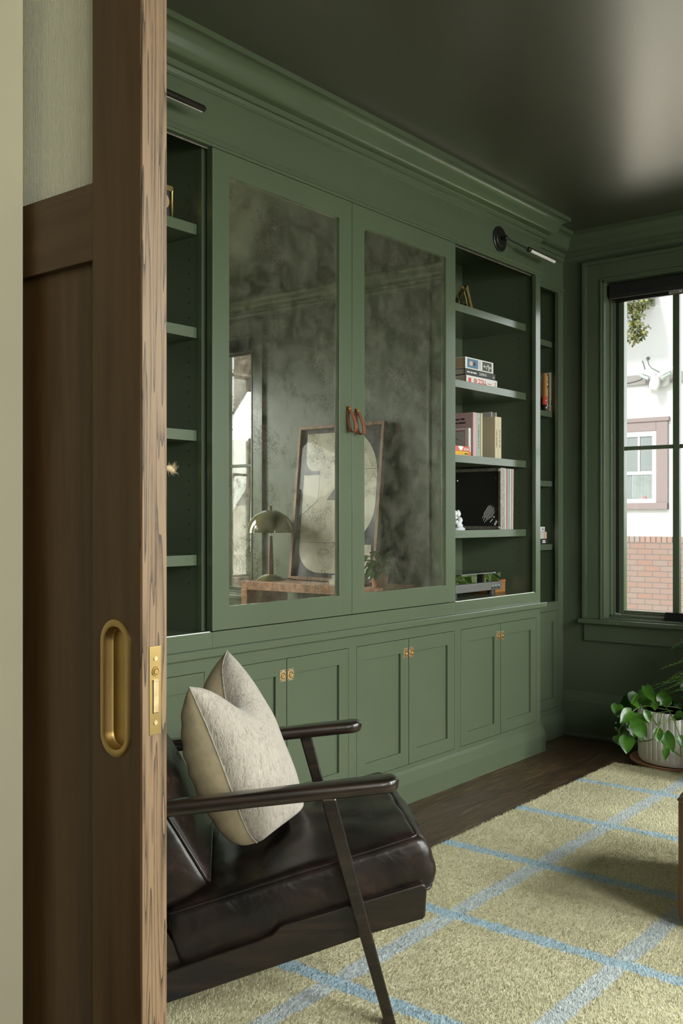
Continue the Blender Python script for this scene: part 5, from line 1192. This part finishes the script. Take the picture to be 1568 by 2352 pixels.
b = B(); b.tube([(lm.x + .05, lm.y + .06, DZ + .006), (lm.x + .07, lm.y + .10, DZ + .012), (lm.x + .10, lm.y + .13, DZ + .004), (lm.x + .19, lm.y + .15, DZ + .004)], 0.003, 6); obj('cord', b, M['ink'], lp, smooth=60)

# framed abstract leaning on the wall: local x along the wall, y up the picture, z out of it
ar0 = Vector((5.030, 0.462, DZ + 0.001)); aup = Vector((5.140 - 5.030, 0, 1.033)).normalized(); AW, AH = 0.722, 1.036
def AP(x, y, n): return ar0 + Vector((0, 1, 0)) * x * AW + aup * y * AH + Vector((-aup.z, 0, aup.x)) * n
art = thing('framed_artwork', ar0 + Vector((0, AW / 2, 0)), 'wood-framed abstract of cream shapes on black leaning on the wall, seen in the mirror', 'picture')
def slab(b, pts, n0, n1):
    A = [b.bm.verts.new(AP(p[0], p[1], n0)) for p in pts]; C = [b.bm.verts.new(AP(p[0], p[1], n1)) for p in pts]; b.f(C)
    for k in range(len(pts)): b.f([A[k], A[(k + 1) % len(pts)], C[(k + 1) % len(pts)], C[k]])
    b.f(A[::-1])
b = B(); fx, fy = 0.030, 0.021
slab(b, [(0, 0), (1, 0), (1 - fx, fy), (fx, fy)], 0, 0.034); slab(b, [(0, 1), (fx, 1 - fy), (1 - fx, 1 - fy), (1, 1)], 0, 0.034); slab(b, [(0, 0), (fx, fy), (fx, 1 - fy), (0, 1)], 0, 0.034); slab(b, [(1, 0), (1, 1), (1 - fx, 1 - fy), (1 - fx, fy)], 0, 0.034); obj('frame', b, M['framewood'], art, bevel=0.001)
b = B(); slab(b, [(fx, fy), (1 - fx, fy), (1 - fx, 1 - fy), (fx, 1 - fy)], 0.004, 0.012); obj('backing', b, M['artblack'], art)
def arc(cx, cy, rx, ry, a0, a1, n=12): return [(cx + rx * math.cos(R(a0 + (a1 - a0) * k / n)), cy + ry * math.sin(R(a0 + (a1 - a0) * k / n))) for k in range(n + 1)]
b = B()
up_ = [(.095, .950)] + [(.60, .950)] + arc(.60, .66, .335, .29, 90, 0)[1:] + [(.935, .50)] + arc(.60, .50, .335, .255, 0, -75)[1:] + [(.60, .245), (.085, .245), (.085, .680), (.275, .680), (.275, .705)] + arc(.20, .80, .105, .095, -90, -180)[1:]
slab(b, up_, 0.012, 0.0132)
lo_ = [(.085, .2425), (.62, .2425), (.62, .235), (.92, .235), (.92, .05), (.34, .05)] + arc(.34, .20, .255, .15, -90, -180)[1:]
slab(b, lo_, 0.012, 0.0132); obj('cream_shape', b, M['artcream'], art)
b = B(); slab(b, [(.375, .515), (.60, .515), (.60, .705)], 0.0132, 0.0140); b.mi = 1
slab(b, [(.085, .4200), (.27, .5150), (.273, .5120), (.085, .4160)], 0.0132, 0.0138); slab(b, [(.273, .515), (.276, .515), (.276, .68), (.273, .68)], 0.0132, 0.0138); slab(b, [(.60, .7065), (.935, .7065), (.935, .709), (.60, .709)], 0.0132, 0.0138)
obj('dark_shape', b, [M['artgrey'], M['artblack']], art)
b = B(); slab(b, [(fx, fy), (1 - fx, fy), (1 - fx, 1 - fy), (fx, 1 - fy)], 0.020, 0.022); obj('glazing', b, M['artglass'], art)
bk1 = Vector((4.83, 0.90, DZ))
t, o = book('grey-blue book lying flat on the console in front of the framed art', 4.78, 4.93, 0.985, 1.20, DZ + 0.0005, DZ + 0.030, (0.42, 0.45, 0.50), True, None, 'books on the console', True)
t, o = book('white book on top of the grey-blue book on the console', 4.80, 4.92, 1.000, 1.19, DZ + 0.0305, DZ + 0.058, (0.72, 0.73, 0.76), True, None, 'books on the console', True)
pc = Vector((4.83, 1.350, DZ)); pp = thing('potted_philodendron', pc, 'bushy small-leaved plant in a terracotta pot on the console, seen in the mirror', 'potted plant')
b = B(); b.lathe([(0.0, 0.0005), (0.042, 0.0005), (0.058, 0.085), (0.062, 0.086), (0.062, 0.105), (0.054, 0.105), (0.052, 0.09), (0.0, 0.09)], 32, pc); obj('pot', b, M['terra'], pp, smooth=40)
rr_ = random.Random(21); b = B()
for k in range(95):
    a = rr_.uniform(0, 2 * math.pi); e = rr_.uniform(-0.5, 1.25); rad = rr_.uniform(0.05, 0.135); d = Vector((math.cos(a) * math.cos(e), math.sin(a) * math.cos(e), math.sin(e)))
    p = pc + Vector((0, 0, 0.12)) + Vector((d.x * rad, d.y * rad, d.z * rad * 0.85))
    if p.z < DZ + 0.02: p.z = DZ + 0.03
    q = p + (d * 0.6 + Vector((rr_.uniform(-.4, .4), rr_.uniform(-.4, .4), -0.7))).normalized() * rr_.uniform(0.035, 0.055)
    if q.z < DZ + 0.006: q.z = DZ + 0.006
    leaf_mesh(b, p, q, d + Vector((0, 0, .6)), rr_.uniform(0.026, 0.040), 0.2, 0.2, 5)
obj('foliage', b, M['leaf'], pp, smooth=180, recalc=False)
b = B()
for k in range(14):
    a = k * 0.45; b.tube([pc + Vector((0, 0, .09)), pc + Vector((math.cos(a) * .04, math.sin(a) * .04, .16)), pc + Vector((math.cos(a) * .09, math.sin(a) * .09, .16))], 0.0016, 5)
obj('stems', b, M['stem'], pp)
b = B(); b.lathe([(0.0, 0.001), (0.105, 0.001), (0.115, 0.36), (0.118, 0.365), (0.112, 0.365), (0.10, 0.02), (0.0, 0.02)], 36, (4.93, 0.53, 0)); tag(obj('waste_bin', b, M['binblue'], smooth=40), 'grey-blue round waste bin under the console, seen in the mirror', 'bin')

# ------------------------------------------------------------------ outdoors
GZ = -0.45
b = B(); b.poly([(XW + 0.16, -25, GZ), (40, -25, GZ), (40, 25, GZ), (XW + 0.16, 25, GZ)]); b.poly([(-6, -25, GZ), (XW + 0.16, -25, GZ), (XW + 0.16, YO - 0.2, GZ), (-6, YO - 0.2, GZ)]); struct('ground', b, M['grass'])
HU = 11.8
b = B(); b.box(XW + 0.35, HU - 0.05, 0.9, 9.0, GZ - 0.05, GZ + 0.02); struct('bounce_slab', b, pm('bounce_concrete', (0.72, 0.66, 0.54), 0.8, var=0.06, vs=4))  # unseen pale slab added to bounce light onto ceiling and crown
hs = thing('neighbouring_house', (HU, 5.5, GZ), 'white stucco neighbouring house with a salmon brick base outside the window', 'house')
b = B(); b.box(HU, HU + 0.3, 2.6, 10.0, 0.985, 5.4); obj('wall', b, M['stucco'], hs)
b = B(); b.box(HU - 0.02, HU + 0.28, 2.58, 10.0, GZ, 0.915); obj('brick_base', b, M['brick'], hs)
b = B(); rb = random.Random(2); y = 2.58
cols_ = [colmat((0.135, 0.080, 0.063)), colmat((0.12, 0.10, 0.09)), colmat((0.14, 0.09, 0.072)), colmat((0.098, 0.080, 0.073))]
while y < 7.0:
    b.mi = rb.choice((0, 0, 2, 1)); b.box(HU - 0.022, HU + 0.2, y, y + 0.060, 0.915, 0.988); y += 0.0675
b.mi = 3; b.box(HU - 0.012, HU + 0.2, 2.58, 7.0, 0.914, 0.986)
obj('soldier_course', b, cols_, hs, bevel=0.004)
b = B(); b.box(HU - 0.03, HU, 2.6, 10.0, 2.838, 2.958); obj('trim_band', b, M['exttrim'], hs)
b = B(); b.box(HU - 0.75, HU + 0.3, 4.64, 10, 3.90, 4.05); b.prism([(HU - 0.75, 3.78), (HU - 0.70, 3.78), (HU - 0.70, 4.05), (HU - 0.75, 4.05)], 1, 4.64, 10); b.box(HU - 0.75, HU + 0.0, 4.62, 4.66, 3.78, 4.05); obj('eave', b, M['exttrim'], hs)
ow0, ow1, oz0, oz1 = 4.454, 5.75, 1.315, 2.410; tw = 0.145
b = B(); b.box(HU - 0.03, HU, ow0, ow0 + tw, oz0, oz1); b.box(HU - 0.03, HU, ow1 - tw, ow1, oz0, oz1); b.box(HU - 0.03, HU, ow0 + tw, ow1 - tw, oz1 - tw, oz1); b.box(HU - 0.05, HU, ow0, ow1, oz0, oz0 + 0.08); b.box(HU - 0.045, HU, ow0 - 0.02, ow1, oz1 - 0.03, oz1 + 0.02); wt = obj('window_trim', b, M['mauve'], hs, bevel=0.005)
b = B(); i0, i1, j0, j1 = ow0 + tw, ow1 - tw, oz0 + 0.08, oz1 - tw
for (a, e, p, q) in ((i0, i0 + 0.05, j0, j1), (i1 - 0.05, i1, j0, j1), (i0 + 0.05, i1 - 0.05, j1 - 0.06, j1), (i0 + 0.05, i1 - 0.05, j0, j0 + 0.05), (i0 + 0.05, i1 - 0.05, 1.74, 1.78)): b.box(HU - 0.022, HU - 0.002, a, e, p, q)
for yy in (i0 + 0.22, i0 + 0.40, i0 + 0.58, i0 + 0.76): b.box(HU - 0.018, HU - 0.002, yy - 0.012, yy + 0.012, 1.78, j1 - 0.06)
obj('window_frame', b, M['vinyl'], wt)
b = B(); b.box(HU - 0.008, HU - 0.002, i0 + 0.05, i1 - 0.05, j0 + 0.05, j1 - 0.06); obj('window_pane', b, M['darkglass'], wt)
b = B()
for k in range(14): b.cyl((HU - 0.010, i0 + 0.06 + k * 0.018, j0 + 0.05), (HU - 0.010, i0 + 0.06 + k * 0.018, 1.74), 0.006, n=6)
obj('curtain', b, M['curtain'], wt)
b = B(); b.prism([(i0 + 0.125, 1.475), (i0 + 0.165, 1.475), (i0 + 0.165, 1.445), (i0 + 0.145, 1.42), (i0 + 0.125, 1.445)], 0, HU - 0.018, HU - 0.012); obj('shield_sticker', b, colmat((0.22, 0.06, 0.05)), wt, label='small red shield sticker')
t = thing('floodlight', (HU, 4.50, 2.87), 'white twin-head security floodlight on the neighbouring house wall', 'outdoor light')
b = B(); b.cyl((HU, 4.50, 2.86), (HU - 0.06, 4.50, 2.86), 0.075, 0.07, 24); obj('base', b, M['vinyl'], t, smooth=40)
for s in (-1, 1):
    b = B(); c_ = Vector((HU - 0.14, 4.54 + s * 0.12, 2.93)); b.tube([c_ - Vector((0, s * 0.09, 0.03)), c_ + Vector((0, s * 0.09, 0.045))], 0.048, 4, True); hd = obj('lamp_head', b, M['vinyl'], t, bevel=0.008)
    b = B(); b.tube([c_ - Vector((0.046, s * 0.03, 0.05)), c_ + Vector((-0.046, s * 0.06, -0.01))], 0.02, 6); obj('lens', b, M['curtain'], hd)
b = B(); b.cyl((HU - 0.05, 4.50, 2.88), (HU - 0.13, 4.55, 2.92), 0.03, n=12); b.tube([(HU - 0.12, 4.56, 2.90), (HU - 0.15, 4.57, 2.80), (HU - 0.16, 4.58, 2.74)], [0.06, 0.065, 0.045], 16); obj('sensor', b, M['vinyl'], t, smooth=40)
t = thing('wall_cable', (HU, 4.9, 2.9), 'thin cables and a small round outlet on the white neighbouring wall', 'cable')
b = B(); b.tube([(HU - 0.035, 5.02, 2.86), (HU - 0.035, 4.86, 2.88), (HU - 0.035, 4.78, 2.90), (HU - 0.03, 4.755, 2.93), (HU - 0.006, 4.745, 3.02), (HU - 0.006, 4.765, 3.10), (HU - 0.006, 4.78, 3.13)], 0.0045, 5)
b.tube([(HU - 0.006, 4.715, 3.14), (HU - 0.006, 4.695, 3.07), (HU - 0.006, 4.66, 3.03), (HU - 0.006, 4.58, 2.985), (HU - 0.04, 4.50, 2.93)], 0.0035, 5); obj('cable', b, M['darkgrey'], t)
b = B(); b.cyl((HU, 4.705, 3.153), (HU - 0.02, 4.705, 3.153), 0.018, n=14); obj('outlet', b, M['darkgrey'], t)

def leaves(b, centre, rad, n, size, rs, hang=0.4):
    for k in range(n):
        p = Vector((rs.gauss(0, 0.5), rs.gauss(0, 0.5), rs.gauss(0, 0.5)));
        if p.length > 1.25: continue
        p = Vector(centre) + Vector((p.x * rad[0], p.y * rad[1], p.z * rad[2])); d = Vector((rs.uniform(-1, 1), rs.uniform(-1, 1), rs.uniform(-1, 1) - hang)).normalized(); s = size * rs.uniform(0.6, 1.3)
        u = d.cross(Vector((rs.uniform(-1, 1), rs.uniform(-1, 1), rs.uniform(-1, 1)))).normalized()
        b.f([b.bm.verts.new(p), b.bm.verts.new(p + d * s * .5 + u * s * .3), b.bm.verts.new(p + d * s), b.bm.verts.new(p + d * s * .5 - u * s * .3)])
t = thing('tree_branch', (8.6, 3.55, 3.3), 'yellow-green leafy tree branch hanging in front of the white neighbouring house', 'branch')
rs = random.Random(8); b = B()
for (x, y, n, rr2) in ((1440, 712, 16, 26), (1452, 704, 16, 20), (1462, 722, 40, 26), (1459, 742, 30, 18), (1461, 700, 26, 26), (1474, 706, 22, 20), (1478, 694, 22, 22), (1490, 690, 24, 22), (1446, 700, 16, 18), (1455, 775, 40, 28), (1466, 768, 34, 24), (1475, 764, 22, 18), (1484, 752, 8, 20), (1452, 756, 14, 20), (1456, 738, 10, 14)):
    c_ = pray(x, y, 8.8); q = rr2 * 8.8 / F_PX * 0.62; leaves(b, c_, (q, q, q * 0.8), int(n * 2.0), 0.042, rs)
obj('leaves', b, M['treeleaf'], t, recalc=False)
b = B(); b.tube([pray(1380, 640, 8.8), pray(1440, 690, 8.8), pray(1458, 712, 8.8), pray(1462, 745, 8.8)], [0.016, 0.010, 0.006, 0.003], 6); b.tube([pray(1440, 690, 8.8), pray(1470, 740, 8.9), pray(1466, 775, 8.8)], [0.008, 0.004, 0.002], 5); b.tube([pray(1380, 640, 8.8), pray(1300, 560, 8.9), pray(1180, 300, 9.2)], [0.016, 0.03, 0.05], 6); obj('twig', b, M['bark'], t)
for (y, lb) in ((0.4, 'low green hedge bush outside between the two windows, nearest the brick wall'), (-1.6, 'low green hedge bush outside between the two windows, nearest the tree')):
    t = thing('hedge', (9.4, y, GZ), lb, 'bush', 'hedge bushes between the windows')
    b = B(); rs = random.Random(int(y * 7)); leaves(b, (9.4, y, 0.35), (0.8, 0.8, 1.2), 1600, 0.16, rs); obj('foliage', b, M['bushleaf'], t, recalc=False)
    b = B()
    for k in range(5): b.tube([(9.4, y, GZ), (9.4 + 0.3 * math.cos(k * 1.3), y + 0.3 * math.sin(k * 1.3), 0.6)], [0.03, 0.01], 6)
    obj('stems', b, M['bark'], t)
# trees beyond the second window, seen in the mirror
tr = thing('tree', (9.0, -3.95, GZ), 'large tree with rough grey bark right outside the second window, seen in the mirror', 'tree')
b = B(); TP = [(9.0, -3.98, GZ), (9.0, -3.95, 0.3), (9.02, -3.94, 1.2), (9.0, -3.90, 2.2), (9.0, -3.88, 3.2), (9.0, -3.86, 5.2)]
b.tube(TP, [0.19, 0.135, 0.115, 0.118, 0.125, 0.11], 18); b.tube([(9.0, -3.93, 1.5), (9.0, -3.78, 2.1), (9.0, -3.55, 3.0), (9.0, -3.2, 4.4)], [0.06, 0.085, 0.08, 0.06], 12); obj('trunk', b, M['bark'], tr, smooth=60)
b = B(); rs = random.Random(4); leaves(b, (9.2, -3.7, 5.6), (1.6, 1.6, 0.8), 700, 0.12, rs); leaves(b, (10.2, -4.6, 3.2), (1.0, 1.2, 1.0), 500, 0.10, rs); obj('leaves', b, M['treeleaf'], tr, recalc=False)
for (x, y, h, n, lb) in ((13.0, -6.2, 2.2, 1500, 'bright yellow-green bush behind the tree trunk, nearest the house'), (16.5, -8.6, 3.8, 2000, 'tall leafy bush further back behind the tree trunk'), (12.9, -3.6, 2.0, 1200, 'leafy bush left of the tree trunk outside the second window')):
    t = thing('bush', (x, y, GZ), lb, 'bush', 'bushes outside the second window')
    b = B(); rs = random.Random(int(x * 10)); leaves(b, (x, y, GZ + h * 0.5), (1.0, 1.0, h * 0.55), n, 0.14, rs); obj('foliage', b, M['bushleaf'], t, recalc=False)
    b = B()
    for k in range(5): b.tube([(x, y, GZ), (x + 0.3 * math.cos(k * 1.3), y + 0.3 * math.sin(k * 1.3), GZ + h * 0.7)], [0.03, 0.01], 6)
    obj('stems', b, M['bark'], t)

# ------------------------------------------------------------------ light
w = bpy.data.worlds.new('overcast_sky'); SC.world = w; w.use_nodes = True
bg = w.node_tree.nodes['Background']; bg.inputs['Color'].default_value = (0.97, 0.985, 1.0, 1); bg.inputs['Strength'].default_value = 3.6
def area(name, loc, rot, sx, sy, power, col=(1, 1, 1), spread=180):
    l = bpy.data.lights.new(name, 'AREA'); l.shape = 'RECTANGLE'; l.size = sx; l.size_y = sy; l.energy = power; l.color = col
    o = bpy.data.objects.new(name, l); COL.objects.link(o); o.location = loc; o.rotation_euler = rot
    l.spread = R(spread)
    return o
for c, pw in zip(OC, (38, 38, 60)):
    area('daylight_lamp', (c, YO - 0.32, 1.70), (R(90 - 42), 0, 0), 0.72, 1.6, pw, (0.97, 1.0, 0.98), spread=130)
    area('ground_bounce_lamp', (c, YO - 0.24, 1.0), (R(90 + 20), 0, 0), 0.70, 0.7, 7, (1.0, 0.93, 0.68))  # lamp added to imitate warm light bounced up off the ground
for c in HC: area('daylight_lamp', (c, HY0 - 0.30, 1.98), (R(90), 0, 0), 0.72, 1.1, 42, (1.0, 0.94, 0.80))  # lamps added outside the invented hall windows
sl = bpy.data.lights.new('hazy_sun', 'SUN'); sl.energy = 6.0; sl.angle = R(8); sl.color = (1.0, 0.97, 0.90)
so = bpy.data.objects.new('hazy_sun', sl); COL.objects.link(so); so.rotation_euler = Vector((0.80, -0.22, -0.75)).to_track_quat('-Z', 'Y').to_euler()
vs = SC.view_settings
vs.view_transform = 'Standard'; vs.look = 'None'; vs.gamma = 1.0; vs.use_curve_mapping = False; vs.exposure = 0.30
SC.cycles.max_bounces = 10; SC.cycles.diffuse_bounces = 5; SC.cycles.glossy_bounces = 5; SC.cycles.transparent_max_bounces = 12
